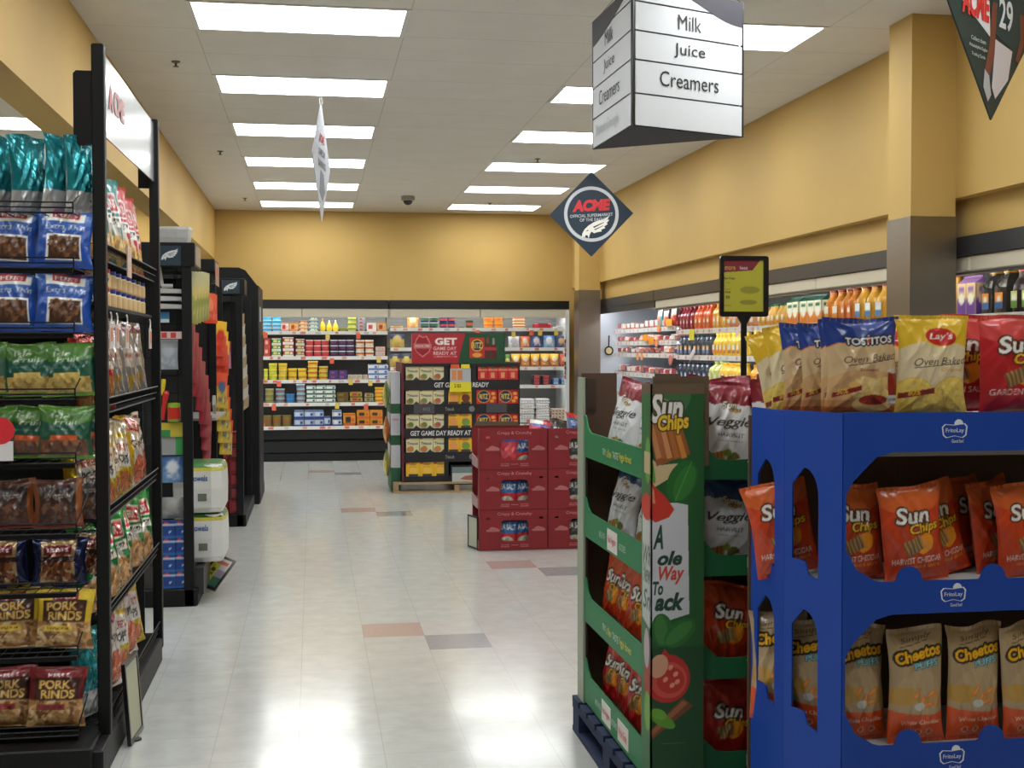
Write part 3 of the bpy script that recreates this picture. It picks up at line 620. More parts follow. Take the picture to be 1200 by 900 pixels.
for i, (p, c1, c2, hh, lb) in enumerate(((771, (90, 160, 160), (200, 214, 210), .2, 'teal upright pouch on meat cooler top shelf'), (778, (206, 90, 70), (236, 214, 200), .18, 'red upright pouch on meat cooler top shelf'), (787, (214, 80, 60), (240, 230, 224), .2, 'red and white upright pouch at meat cooler near end'))):
    y = U(p, 380, x=3.9)[1]; o = small_box(.2, .06, hh, c1, c2, (226, 120, 100), 'bag').build('food_pouch', K_FILM, None, True, (3.9, y, 1.70), (0, 0, -PI/2)); tag(o, lb, 'pouch')
for i, (px, py, s) in enumerate(((784, 378, (240, 170, 40)), (756, 396, (236, 150, 30)), (763, 399, (236, 150, 30)), (772, 385, (230, 140, 60)), (747, 418, (230, 150, 80)), (752, 418, (230, 150, 80)), (769, 402, (230, 140, 60)))):
    _, y, z = U(px, py, x=3.88); k = .11 if i in (0, 1, 2) else .045
    tag(MB().box(-k, k, -.002, .002, -.04, .04, s).build('price_tag', K_CARD, None, loc=(3.88, y, z), rot=(0, 0, -PI/2)), f'{["wide amber", "amber", "amber", "small orange", "small orange", "small orange", "small orange"][i]} hanging price tag on meat cooler, {["under top shelf", "left of pair on second shelf", "right of pair on second shelf", "under top shelf middle", "left of pair under third shelf", "right of pair under third shelf", "under second shelf right"][i]}', 'price tag', 'price tags on the meat cooler')
_, y, z = U(810, 390, x=3.88); tag(MB().box(-.08, .08, -.002, .002, -.055, .055, (236, 220, 60)).build('price_tag', K_CARD, None, loc=(3.885, y, z-.02), rot=(0, 0, -PI/2)), 'yellow price tag under the red juice jugs', 'price tag')
for i, (px, py) in enumerate(((866, 386), (811, 415))):
    _, y, z = U(px, py, x=3.88); tag(MB().box(-.1, .1, -.002, .002, -.03, .03, (232, 214, 220)).build('price_tag', K_CARD, None, loc=(3.88, y, z), rot=(0, -.5, -PI/2)), ['pale pink slanted shelf tag near the price sign', 'white slanted shelf tag beside the slate tea jugs'][i], 'price tag')
_, y, z = U(786, 422, x=3.86); tag(MB().lathe([(.055, -.01, (200, 120, 110)), (.06, 0, (214, 140, 130)), (.05, .01, (206, 120, 110))], 14).build('shelf_talker', K_CARD, None, loc=(3.86, y, z), rot=(0, PI/2, 0)), 'round pink shelf sign at meat cooler near end', 'shelf sign')

# ------------------------------------------------------------------ bags
def bag_mesh(name, w, h, t, art, seed=0, n=(56, 78), m=None, back=(190, 186, 180), wr=1.):
    """pillow bag of crisps: base at z=0, front faces -y; crimped seals, creases running in from the corners"""
    R = random.Random(seed); ph = [R.uniform(0, 6.28) for _ in range(14)]; ks = [R.uniform(5, 9) for _ in range(6)]
    dirs = [(R.uniform(3, 9)*R.choice((-1, 1)), R.uniform(3, 9), R.uniform(0, 6.28), R.uniform(.25, .6)) for _ in range(6)]
    skew = R.uniform(-.02, .02)
    def half(sgn):
        def fn(u, v, P):
            if sgn > 0: u = 1-u
            U_ = 2*u-1
            vv = np.clip((v-.035)/.925, 0, 1); env = np.sin(PI*vv)**.5*(1.18-.38*vv)
            prof = np.clip(1-np.abs(U_)**2.6, 0, 1)**.62
            cr = 0
            for i, (cx, cv) in enumerate(((-1, 0), (1, 0), (-1, 1), (1, 1))):
                dx, dv = (U_-cx)*w/2, (v-cv)*h; d = np.hypot(dx, dv)/w; th = np.arctan2(dv, dx)
                cr = cr + .10*np.abs(np.sin(ks[i]*th+ph[i]))*np.exp(-d/.30)
            cr = cr + .085*np.abs(np.sin(U_*5.5+ph[5]+2*np.sin(v*3)))*np.exp(-v/.16) + .085*np.abs(np.sin(U_*6.5+ph[6]))*np.exp(-(1-v)/.16)
            for a, b, p, q in dirs: cr = cr + .035*np.abs(np.sin(U_*a+v*b*1.6+p))**.7
            th_ = t/2*env*prof*(1.12-wr*cr*1.6)
            seal = (v < .035) | (v > .96)
            th_ = np.where(seal, .0006+.0008*np.sin(U_*40)*(1), th_)
            nar = 1-.10*np.sin(PI*np.clip(vv, 0, 1))**.8
            P[..., 0] = U_*w/2*nar+skew*w*(v-.5)+.012*w*np.sin(v*7+ph[7])*(np.abs(U_)**3)
            P[..., 1] = sgn*th_+.004*np.sin(U_*4+ph[8])*np.where(v > .9, (v-.9)*10, 0)*2
            P[..., 2] = v*h-.010*h*np.cos(U_*2.6+ph[9])*(v > .5)*v+.01*h*np.sin(U_*3+ph[10])*(v > .6)*v
            return P
        return fn
    mb = MB(); mb.sheet((0, 0, 0), (1, 0, 0), (0, 0, 1), art, n[0], n[1], half(-1))
    b2 = back if isinstance(back, Art) else Art(w, h, back, w/20)
    mb.sheet((0, 0, 0), (1, 0, 0), (0, 0, 1), b2, n[0]//2, n[1]//2, half(1))
    me = mb.mesh(name, m or K_FILM, True); return me
BK = (24, 22, 22); WH = (238, 236, 230)
def a_tostitos():
    a = Art(.185, .262, (206, 178, 138), .0011)
    a.ell(.5, .18, .7, .42, (196, 140, 84), .5).rect(0, 0, 1, .10, (168, 92, 48)).rect(0, .10, 1, .17, (184, 116, 66), .6)
    a.rect(0, .76, 1, 1, (34, 62, 140)).poly([(0, .70), (0, .78), (1, .78), (1, .70), (.85, .755), (.5, .77), (.15, .755)], (34, 62, 140)).poly([(0, .70), (.15, .755), (.5, .77), (.85, .755), (1, .70), (1, .688), (.85, .742), (.5, .757), (.15, .742), (0, .688)], (206, 108, 48))
    a.text('TOSTITOS', .58, .775, .075, WH, w=.68, bold=.03, out=(20, 24, 50), ow=4); a.ell(.575, .775, .02, .03, (200, 50, 40)).ell(.575, .83, .018, .014, (230, 190, 60))
    a.text('Oven Baked', .60, .595, .075, (52, 40, 40), w=.80, bold=-.005, shear=.35, rot=.06).poly([(.25, .515), (.98, .58), (.98, .586), (.25, .523)], (52, 40, 40))
    a.text('Scoops!', .56, .47, .042, (130, 60, 66), w=.28, shear=.2)
    for i in range(46):
        R = random.Random(i); a.ell(R.uniform(.33, .82), R.uniform(.20, .37), .075, .055, R.choice([(232, 200, 130), (220, 182, 106), (240, 212, 150), (206, 166, 92)]), 1, R.uniform(0, 3))
    a.ell(.62, .125, .28, .12, (226, 188, 120)).ell(.62, .165, .20, .075, (150, 40, 24)).speck(.48, .14, .76, .18, [(176, 58, 34), (120, 30, 20)], 14, .03, 4)
    a.rect(.84, .20, 1, .46, (150, 36, 30)).ell(.93, .46, .1, .035, (200, 196, 190)).rect(.82, .12, 1, .21, (236, 232, 226)).text('TOSTITOS', .93, .165, .03, (40, 40, 60), w=.16)
    a.poly([(.06, .19), (.44, .265), (.44, .315), (.06, .24)], (140, 30, 34)).text('50%', .19, .255, .055, (238, 206, 60), w=.16, rot=.12, shear=.2, bold=.02)
    return a
def a_lays():
    a = Art(.185, .262, (226, 208, 170), .0011)
    a.rect(0, 0, 1, .12, (206, 166, 60)).ell(.5, .0, .6, .3, (216, 178, 80), .7)
    a.poly([(0, .66), (.12, .70), (.3, .735), (.6, .74), (.85, .72), (1, .68), (1, 1), (0, 1)], (232, 190, 50))
    a.ell(.60, .785, .24, .145, (240, 206, 70)).ell(.60, .785, .225, .125, (206, 40, 40), 1, -.1).text("Lay's", .60, .785, .085, WH, w=.34, bold=.02, shear=.2)
    a.text('Oven Baked', .60, .545, .07, (44, 38, 34), w=.80, bold=-.005, shear=.35, rot=.06).poly([(.2, .475), (.9, .52), (.9, .526), (.2, .482)], (44, 38, 34)).text('Original', .76, .455, .04, (214, 160, 60), w=.34, shear=.2)
    for x, y, r, q in ((.20, .24, .26, 0), (.75, .24, .27, .2), (.45, .12, .26, .5), (.88, .09, .18, 0)):
        a.ell(x, y, r, r*.78, (214, 176, 70), 1, q).ell(x, y+.005, r*.94, r*.72, (236, 206, 104), 1, q).speck(x-r*.7, y-r*.45, x+r*.7, y+r*.45, [(244, 220, 130), (226, 190, 88)], 26, .03, int(x*50))
    a.poly([(.02, .17), (.5, .225), (.5, .28), (.02, .225)], (140, 34, 34)).text('80%', .22, .232, .055, (238, 206, 60), w=.17, rot=.1, shear=.2, bold=.02)
    return a
def a_sun(base, hi, words=None, wcol=WH, sub=None, top=.70, chip=True, w=.2, h=.28, res=.0012, logo=None):
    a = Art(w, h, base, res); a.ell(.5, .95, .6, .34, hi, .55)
    for k in range(9):
        q = .3+k*.32; a.poly([(.5, .92), (.5+1.2*math.cos(q), .92-1.2*math.sin(q)), (.5+1.2*math.cos(q+.09), .92-1.2*math.sin(q+.09))], tuple(min(255, c+26) for c in base), .35)
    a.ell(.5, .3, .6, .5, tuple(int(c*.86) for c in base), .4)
    a.text('Sun', .48, top, .17, WH, w=.56, bold=.03, shear=.18, out=(60, 30, 24), ow=4); a.text('Chips', .66, top-.145, .13, (238, 190, 40), w=.50, bold=.03, shear=.18, rot=.08, out=(60, 30, 20), ow=3)
    if chip:
        a.ell(.63, .40, .17, .13, (236, 150, 40), 1, .6).ribs(.44, .385, .32, .15, (184, 150, 96), (112, 82, 48), .35, 5)
    if words: a.text(words, .5, .235, .065, wcol, w=.82, bold=.004)
    if sub: a.text(sub, .55, .165, .035, (240, 170, 50), w=.6)
    return a
def a_veg(topc, w=.2, h=.28):
    a = Art(w, h, (214, 216, 220), .0013)
    a.poly([(0, .74), (.1, .76), (.2, .735), (.3, .765), (.42, .74), (.55, .765), (.7, .74), (.82, .76), (.92, .735), (1, .75), (1, 1), (0, 1)], topc)
    a.ell(.5, .95, .4, .14, tuple(min(255, c+40) for c in topc), .5)
    a.text('Sun', .46, .745, .075, WH, w=.26, bold=.02, shear=.2, out=(90, 70, 50), ow=2).text('Chips', .56, .685, .05, (222, 170, 60), w=.22, shear=.2, bold=.02, out=(80, 60, 40), ow=1)
    a.text('Veggie', .5, .545, .13, (34, 36, 42), w=.82, bold=.015, shear=.35, rot=.06).text('HARVEST', .52, .415, .045, (70, 76, 84), w=.5).text('crispy snacks', .52, .35, .02, (120, 124, 130), w=.46)
    a.ribs(.3, .14, .34, .14, (206, 150, 80), (150, 100, 50), .3, 5).ell(.62, .16, .12, .10, (110, 110, 60)).ell(.76, .1, .14, .1, (190, 186, 176)).ell(.5, .22, .06, .06, (120, 150, 60)).rect(0, 0, 1, .035, topc)
    return a
def a_cheetos():
    a = Art(.17, .345, (176, 152, 116), .0011); 
    a.ell(.5, .3, .5, .7, (190, 166, 128), .5).ell(.2, .42, .3, .16, (196, 150, 60), .8).ell(.85, .38, .26, .12, (206, 140, 60), .5).poly([(0, 0), (1, 0), (1, .27), (.7, .25), (.4, .265), (.15, .28), (0, .30)], (222, 84, 30)).rect(0, 0, 1, .04, (200, 66, 24))
    a.text('Simply', .5, .905, .055, (70, 44, 30), w=.56, shear=.2, bold=-.005, rot=.1).poly([(.2, .845), (.7, .875), (.7, .88), (.2, .852)], (70, 44, 30))
    a.text('Cheetos', .52, .775, .105, (240, 178, 30), w=.86, bold=.04, shear=.1, rot=.12, out=BK, ow=6)
    a.text('PUFFS', .66, .68, .055, (150, 206, 214), w=.44, bold=.03, rot=.08, out=(30, 90, 110), ow=2)
    for x, y, q in ((.72, .43, .5), (.55, .37, 1.2), (.66, .34, .2), (.45, .44, .9)): a.ell(x, y, .12, .045, (214, 126, 44), 1, q).ell(x, y+.003, .09, .025, (232, 158, 70), 1, q)
    a.ell(.5, .33, .1, .07, (206, 206, 200)).text('White Cheddar', .54, .19, .038, (250, 214, 196), w=.74)
    for x in (.3, .5, .7): a.ell(x, .10, .055, .055, (240, 190, 160)).ell(x, .10, .042, .042, (190, 80, 44))
    return a
def a_herr(base, hi, title, win, winc, w=.19, h=.215, sub=None, dark=BK, tcol=WH):
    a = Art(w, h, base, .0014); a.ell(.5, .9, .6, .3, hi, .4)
    a.rect(.18, .80, .86, .96, WH).rect(.28, .855, .76, .985, (176, 34, 44)).text("HERR'S", .52, .92, .075, WH, w=.38, bold=.02)
    a.text(title, .52, .70, .095, tcol, w=.72, bold=.0, shear=.15)
    a.rect(.20, .12, .84, .56, WH).rect(.24, .15, .80, .53, winc[0]).speck(.27, .18, .77, .50, list(winc), 60, .07, 5, .35)
    return a
def a_isle(win, w=.185, h=.20):
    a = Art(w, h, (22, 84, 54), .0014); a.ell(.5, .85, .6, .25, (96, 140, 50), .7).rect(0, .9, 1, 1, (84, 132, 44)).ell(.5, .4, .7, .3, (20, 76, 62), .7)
    a.text('Isle', .40, .80, .10, (200, 214, 190), w=.34, shear=.1).text('Fruit', .52, .69, .11, (200, 214, 190), w=.46, shear=.1).text('Cinnamon Chips', .5, .53, .035, (140, 160, 150), w=.6)
    a.rect(.04, .05, .92, .36, win[0]).speck(.08, .08, .88, .33, list(win), 60, .075, 7).rect(.22, .34, .74, .44, win[1] if win[1][0] > 180 else (206, 92, 50)).rect(0, 0, 1, .06, (106, 150, 60))
    return a
def a_pork(base, hi):
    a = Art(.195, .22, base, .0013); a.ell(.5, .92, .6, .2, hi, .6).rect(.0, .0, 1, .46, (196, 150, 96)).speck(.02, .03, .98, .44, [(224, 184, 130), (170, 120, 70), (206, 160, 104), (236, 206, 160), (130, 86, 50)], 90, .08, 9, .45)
    a.rect(.28, .80, .74, .93, (150, 30, 40)).text("HERR'S", .51, .865, .06, WH, w=.36, bold=.02)
    a.rect(.10, .46, .90, .82, (44, 26, 22)).rect(.13, .48, .87, .80, (70, 34, 26)).text('PORK', .46, .715, .14, (238, 196, 110), w=.56, bold=.03).text('RINDS', .52, .56, .14, (238, 196, 110), w=.62, bold=.03)
    a.rect(.14, .30, .66, .40, hi).text('Original', .4, .35, .06, (120, 40, 40), w=.4)
    return a
def a_brown():
    a = Art(.175, .19, (84, 44, 32), .0014); a.rect(.12, .22, .88, .86, (52, 36, 34)).rect(.88, 0, 1, 1, (150, 84, 44)).rect(0, 0, .1, 1, (120, 66, 38)).text('Pretzel', .5, .68, .1, (140, 124, 120), w=.56, shear=.2).speck(.15, .24, .85, .5, [(120, 80, 58), (90, 56, 44), (70, 44, 38)], 30, .08, 3).rect(0, 0, 1, .1, (120, 40, 34)); return a
def a_navy():
    a = Art(.19, .17, (26, 34, 74), .0014); a.rect(.16, .05, .80, .94, (176, 150, 110)).rect(.22, .64, .74, .84, (120, 40, 50)).text("HERR'S", .48, .74, .08, WH, w=.4, bold=.02).speck(.2, .12, .76, .58, [(110, 60, 34), (84, 44, 26), (140, 84, 50)], 34, .09, 3).rect(.16, .5, .8, .6, (60, 40, 40)); return a
def a_side(base, foil, food, w=.24, h=.30):
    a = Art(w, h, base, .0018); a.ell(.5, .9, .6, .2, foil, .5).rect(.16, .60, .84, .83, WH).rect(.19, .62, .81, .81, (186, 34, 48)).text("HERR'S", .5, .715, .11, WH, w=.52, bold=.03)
    a.rect(.12, .46, .88, .57, WH).text('CRISP', .5, .515, .07, BK, w=.56, bold=.02, shear=.2).poly([(.35, .46), (.65, .46), (.8, .3), (.3, .3)], (214, 208, 200)).ell(.5, .16, .46, .26, food).speck(.1, .04, .9, .3, [food, tuple(min(255, c+24) for c in food), tuple(int(c*.8) for c in food)], 30, .09, 4); return a

def bagobj(me, label, cat, x, y, z, rz=0., lean=0., roll=0., grp=None, sx=1., mir=False):
    o = obj(me.name.split('.')[0], me, None, (x, y, z), (-lean, roll, rz)); o.scale = (sx, 1, 1) if not isinstance(sx, tuple) else sx
    return tag(o, label, cat, grp)

# ------------------------------------------------------------------ blue chip display
YF = 3.08
BP = [(1.25, 3.43), (1.278, 3.25), (1.37, YF), (2.45, YF), (2.45, 3.46)]
zt = U(1100, 485, y=YF)[2]; zb = .12
CB, CBI = (10, 66, 166), (112, 90, 70)
t = thing('chip_display', 'blue cardboard floor display of chips with cut-out windows', 'display stand', (1.85, 3.25, 0)); O_ = (1.85, 3.25, 0)
def zpx(py, px=1100): return U(px, py, y=YF)[2]
def xpx(px, py=600): return U(px, py, y=YF)[0]
fx0 = BP[2][0]; 
def rnd(cx, cy, r, a0, a1, n=7): return [(cx+r*math.cos(a0+(a1-a0)*k/n), cy+r*math.sin(a0+(a1-a0)*k/n)) for k in range(n+1)]
def window(zb_, zt_, xl, xr, tabs):
    P = [(xl+.13, zt_), (xl+.085, zt_-.012), (xl+.02, zt_-.075), (xl, zt_-.11), (xl, zb_+.09), (xl+.03, zb_+.035), (xl+.08, zb_+.005), (xl+.10, zb_)]
    for c in tabs: P += [(c-.042, zb_)]+[(c+.036*math.cos(q), zb_+.004+.036*math.sin(q)) for q in [PI-PI*k/8 for k in range(9)]]+[(c+.042, zb_)]
    P += [(xr-.08, zb_), (xr, zb_+.08), (xr, zt_-.08), (xr-.08, zt_)]
    return P
m1, m2 = (zpx(680), zpx(529)), (zpx(870), zpx(718))
wins = [window(m1[0], m1[1], xpx(991), 2.36, (xpx(1066), xpx(1164), xpx(1262))), window(m2[0], m2[1], xpx(991), 2.36, (xpx(1066), xpx(1164), xpx(1262)))]
mb = MB(); mb.plate([(fx0, zb), (2.45, zb), (2.45, zt), (fx0, zt+.006)], (0, YF, 0), (1, 0, 0), (0, 0, 1), .006, CB, wins)
def leaf(u0, u1, z0, z1, notch=True):
    "half-arch opening: rounded top, slanted foot"
    n = 8; P = [(u0, z0+.05), (u0, z1-.045)]+[(u0+(u1-u0)*(.45+.55*math.sin(PI/2*k/n)), z1-(.05)*(1-math.cos(PI/2*k/n))*1.6) for k in range(n+1)]+[(u1, z0), (u0+(u1-u0)*.62, z0+.012), (u0+(u1-u0)*.5, z0+.045), (u0+(u1-u0)*.25, z0+.05)]
    return P
def seg(p, q, cuts):
    d = Vector((q[0]-p[0], q[1]-p[1], 0)); L = d.length; d /= L
    mb.plate([(0, zb), (L, zb), (L, zt+.004), (0, zt+.006)], (p[0], p[1], 0), d, (0, 0, 1), .006, CB, cuts(L))
seg(BP[0], BP[1], lambda L: [leaf(L*.20, L*.72, a_, b_) for a_, b_ in ((.845, 1.14), (.45, .755))])
seg(BP[1], BP[2], lambda L: [leaf(L*.14, L*.60, a_, b_) for a_, b_ in ((.83, 1.13), (.42, .745))])
mb.plate([(0, zb), (.38, zb), (.38, zt), (0, zt)], (2.45, YF, 0), (0, 1, 0), (0, 0, 1), .006, CB)
fr = mb.build('printed_wall', K_CARD, t, loc=(-O_[0], -O_[1], 0))
s2 = MB()
for z, cc in ((zt-.10, (150, 144, 136)), (m1[0]-.015, (196, 196, 196)), (m2[0]-.015, (170, 166, 160)), (.10, CBI)):
    s2.add([(x*1., y, zz) for zz in (z-.012, z) for x, y in ((1.262, 3.45), (1.288, 3.26), (1.376, YF+.008), (2.44, YF+.008), (2.44, 3.45))], [(4, 3, 2, 1, 0), (5, 6, 7, 8, 9), (0, 1, 6, 5), (1, 2, 7, 6), (2, 3, 8, 7), (3, 4, 9, 8), (4, 0, 5, 9)], cc)
s2.build('inner_shelves', K_CARD, t, loc=(-O_[0], -O_[1], 0))
MB().box(1.25, 2.45, 3.462, 3.468, zb, zt-.02, CBI).box(1.26, 2.44, 3.11, 3.45, .0, .1, (70, 56, 44)).build('back_board', K_TRAY, t, loc=(-O_[0], -O_[1], 0))
for px in (1117, 1345):
    for py in (505, 697, 887):
        lg = MB()
        x, z = xpx(px), zpx(py); o = (x, YF-.0035, z); LW = (226, 230, 238)
        P = lambda s: [(-.033*s, -.012*s), (-.036*s, .010*s), (-.028*s, .018*s), (0, .016*s), (.03*s, .020*s), (.037*s, .012*s), (.034*s, -.012*s), (.024*s, -.019*s), (0, -.014*s), (-.024*s, -.019*s)]
        lg.plate(P(1.), o, (1, 0, 0), (0, 0, 1), .001, LW, [P(.9)]); lg.plate(rnd(.012, .018, .0125, -.1, PI+.1, 9), o, (1, 0, 0), (0, 0, 1), .0012, LW)
        lg.text('FritoLay', (x, YF-.004, z), (1, 0, 0), (0, 0, 1), .014, LW, w=.052, bold=.01); lg.text('Good fun!', (x+.008, YF-.004, z-.027), (1, 0, 0), (0, 0, 1), .009, LW, w=.034)
        lg.build('printed_logo', K_CARD, t, loc=(-O_[0], -O_[1], 0))

TO, LA = a_tostitos(), a_lays(); TM = [bag_mesh('tostitos_bag', .185, .262, .075, TO, s, (84, 116), back=(150, 120, 90), wr=1.4) for s in (1, 2, 3)]
LM = [bag_mesh('baked_chip_bag', .185, .262, .075, LA, s, (84, 116), back=(200, 170, 90), wr=1.4) for s in (5, 6)]
for k, me in enumerate(TM): me.name = 'tortilla_chip_bag'
SG = a_sun((190, 34, 44), (226, 100, 90), 'GARDEN SALSA', (240, 220, 210)); SH = a_sun((206, 66, 28), (226, 130, 60), 'HARVEST CHEDDAR', WH, '100% WHOLE GRAIN')
SGM = bag_mesh('multigrain_chip_bag', .2, .275, .08, SG, 8, (70, 100), back=(150, 40, 40))
SHM = [bag_mesh('multigrain_chip_bag', .185, .262, .075, SH, s, (72, 104), back=(180, 70, 40), wr=1.2) for s in (11, 12, 13)]
CH = a_cheetos(); CHM = [bag_mesh('cheese_puff_bag', .165, .315, .075, CH, s, (64, 120), back=(180, 110, 70), wr=1.3) for s in (21, 22, 23)]
zb1 = zt-.098
G1 = 'chip bags on top of the blue display'
zz = zpx(491)+.006
bagobj(TM[0], 'blue and tan oven baked scoops bag, front row beside the yellow bag', 'chip bag', xpx(1023), YF+.075, zz, .03, .02, 0, G1, (1.17, 1, 1.0))
bagobj(LM[0], 'yellow and cream oven baked potato chip bag, front row centre', 'chip bag', xpx(1104)+.002, YF+.07, zz, -.04, .0, 0, G1, (1.12, 1, 1.03))
bagobj(SGM, 'red garden salsa multigrain bag at right edge, front row', 'chip bag', xpx(1199)+.012, YF+.07, zz, .05, 0, -.02, G1, (1.1, 1, .98))
for k, (me, px, yy, rz, ro, lb) in enumerate(((TM[1], 968, 3.20, -.25, -.03, 'blue-topped tan bag just behind the front scoops bag'), (TM[2], 945, 3.285, -.3, -.035, 'blue-topped tan bag, second behind the front scoops bag'), (TM[0], 924, 3.355, -.35, -.03, 'blue-topped tan bag, third behind the front scoops bag'), (LM[1], 912, 3.40, -.4, -.10, 'yellow-topped bag behind the blue-topped ones on display top'), (LM[0], 905, 3.46, -.25, -.26, 'leftmost yellow baked chip bag leaning left over display edge'))):
    x = U(px, 480, y=yy-.03)[0]+.0925*math.cos(rz)
    bagobj(me, lb, 'chip bag', x, yy, zz-.012*k*.3, rz, .03, ro, G1, (.95, 1, 1.0))
for k, (me, x, y, lb) in enumerate(((LM[1], 1.60, 3.28, 'yellow bag in the second row behind the scoops bag'), (SGM, 1.78, 3.24, 'red bag in the second row behind the yellow bag'), (TM[1], 2.2, 3.15, 'scoops bag beyond the right picture edge'), )):
    bagobj(me, lb, 'chip bag', x, y, zz+.004, [.1, -.1, 0][k], 0, [.02, -.03, 0][k], G1, (1.1, 1, .98))
z2 = m1[0]-.014; G2 = 'orange multigrain bags in the middle tier of the blue display'
for k, (px, yy, rz, ro, ln, lb) in enumerate(((928, 3.315, -.25, -.22, .0, 'orange multigrain bag poking out of the left window, middle tier'), (1002, 3.19, .12, -.06, .02, 'orange multigrain bag at left end of the big middle window'), (1074, 3.145, .0, -.10, .02, 'orange harvest cheddar bag standing front in middle window'), (1108, 3.23, .2, -.22, .1, 'orange bag tilted left behind the front harvest cheddar bag'), (1142, 3.33, .5, -.12, .12, 'dim orange bag deep in the middle tier'), (1168, 3.26, .45, -.14, .05, 'orange bag turned sideways in middle window'), (1206, 3.17, .1, -.12, .03, 'orange multigrain bag cut by the right picture edge, middle tier'), (1290, 3.15, 0, 0, 0, 'orange bag beyond the picture, middle tier'))):
    x = U(px, 620, y=yy)[0]; bagobj(SHM[k % 3], lb, 'chip bag', x, yy, z2, rz, ln, ro, G2)
z3 = m2[0]-.014; G3 = 'white cheddar puff bags in the bottom tier of the blue display'
for k, (px, yy, rz, ro, lb) in enumerate(((912, 3.385, -.5, 0, 'puff bag seen through the farther left window, bottom tier'), (950, 3.27, -.6, .0, 'puff bag seen through the nearer left window, bottom tier'), (1006, 3.18, .05, -.03, 'puff bag at the left end of bottom window'), (1073, 3.135, 0, -.015, 'puff bag second from left in the bottom window'), (1140, 3.14, .05, .0, 'puff bag third from left in the bottom window'), (1205, 3.13, .1, -.05, 'puff bag cut by the right picture edge, bottom tier'), (1285, 3.13, 0, 0, 'puff bag beyond the picture, bottom tier'))):
    x = U(px, 800, y=yy)[0]; bagobj(CHM[k % 3], lb, 'puff bag', x, yy, z3, rz, .0, ro, G3)

# ------------------------------------------------------------------ green multigrain display
GX, GY = .985, 3.57; GXR, GYB = 1.85, 4.58
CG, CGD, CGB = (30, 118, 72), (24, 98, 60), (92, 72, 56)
t = thing('green_chip_display', 'green cardboard pallet display of multigrain chips with printed corner panel', 'display stand', (GX, GY, 0))
def GP(mb, name, m=K_CARD): return mb.build(name, m, t, loc=(-GX, -GY, 0))
TIERS = ((1.148, 1.055, 1.208), (.858, .762, .905), (.546, .448, .608), (.258, .15, .31))
for k, (rim, bot, tab) in enumerate(TIERS):
    r = MB(); L = GYB-.1-GY
    # left lip (faces -x) with raised far end, then front lip (faces -y)
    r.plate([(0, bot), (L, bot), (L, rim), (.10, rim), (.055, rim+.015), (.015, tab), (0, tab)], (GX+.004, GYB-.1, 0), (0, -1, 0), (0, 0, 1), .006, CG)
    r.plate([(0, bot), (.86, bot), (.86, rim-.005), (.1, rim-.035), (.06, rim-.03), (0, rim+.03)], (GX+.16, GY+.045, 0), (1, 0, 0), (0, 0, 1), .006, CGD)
    r.box(GX+.01, GXR, GY+.05, GYB, bot, bot+.01, CGB)
    r.plate([(0, bot), (1.0, bot), (1.0, rim), (0, rim)], (GXR, GY+.045, 0), (0, 1, 0), (0, 0, 1), .006, CG)
    # printed words on the lips
    zc = (rim+bot)/2-.004; uu, vv = (0, -1, 0), (0, 0, 1)
    if k % 2 == 0:
        for tx, yc, wd, hh, cc in (('TRY', 4.16, .05, .022, (190, 214, 196)), ('a New', 4.09, .07, .03, (206, 196, 70)), ('TASTE', 4.00, .08, .024, (190, 214, 196)), ('Veggie Harvest', 3.87, .16, .034, (206, 196, 70))): r.text(tx, (GX, yc, zc), uu, vv, hh, cc, w=wd, bold=.01, shear=.1, eps=.001)
    else:
        for y0, y1 in ((3.98, 4.12), ) if k == 1 else ((4.07, 4.20), (3.83, 3.97)):
            r.plate([(0, zc-.036), (y1-y0, zc-.036), (y1-y0, zc+.036), (0, zc+.036)], (GX+.0005, y1, 0), uu, vv, .001, (214, 210, 204)); r.text('Real Veggies' if k == 1 or y0 > 4 else 'Whole Grain', (GX-.0005, (y0+y1)/2, zc), uu, vv, .03, (200, 60, 60), w=.11, shear=.3, eps=.001)
        r.text('MADE WITH', (GX, 4.19 if k == 1 else 4.25, zc), uu, vv, .022, (170, 196, 180), w=.09, eps=.001); r.text('& GOODNESS', (GX, 3.91 if k == 1 else 4.02, zc), uu, vv, .022, (170, 196, 180), w=.09, eps=.001)
    r.text(['TRY A NEW', 'MADE WITH', 'TRY A NEW', 'MADE WITH'][k], (GX+.425, GY+.0415, zc-.004), (1, 0, 0), vv, .034, (226, 232, 226), w=.22, bold=.012, eps=.001)
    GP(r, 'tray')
sun = MB()
def corner(x, y, sx, sy, wx, wy, z0, z1):
    "L-shaped cardboard post"
    sun.box(min(x, x+sx*wx), max(x, x+sx*wx), y-.004, y+.004, z0, z1, (60, 110, 66)); sun.box(x-.004, x+.004, min(y, y+sy*wy), max(y, y+sy*wy), z0, z1, (150, 160, 140))
corner(GX, GYB, 1, -1, .02, .10, .14, 1.345)
sun.box(GX+.006, GX+.14, GYB-.03, GYB-.02, 1.07, 1.36, (88, 68, 54)).box(GX+.02, GX+.06, GYB-.036, GYB-.03, 1.22, 1.34, (70, 54, 44)).box(GX+.006, GX+.012, GYB-.1, GYB-.03, .14, 1.345, (60, 46, 38))
GP(sun, 'far_corner_post')
bk = MB().box(GX+.30, GX+.31, GY+.33, GYB-.02, .14, 1.10, (48, 36, 30)).box(GX+.01, GXR, GYB-.015, GYB-.005, .14, 1.1, (60, 46, 38)).box(GX+.31, GXR, GY+.32, GY+.33, .14, 1.1, (48, 36, 30))
GP(bk, 'inner_divider', K_TRAY)
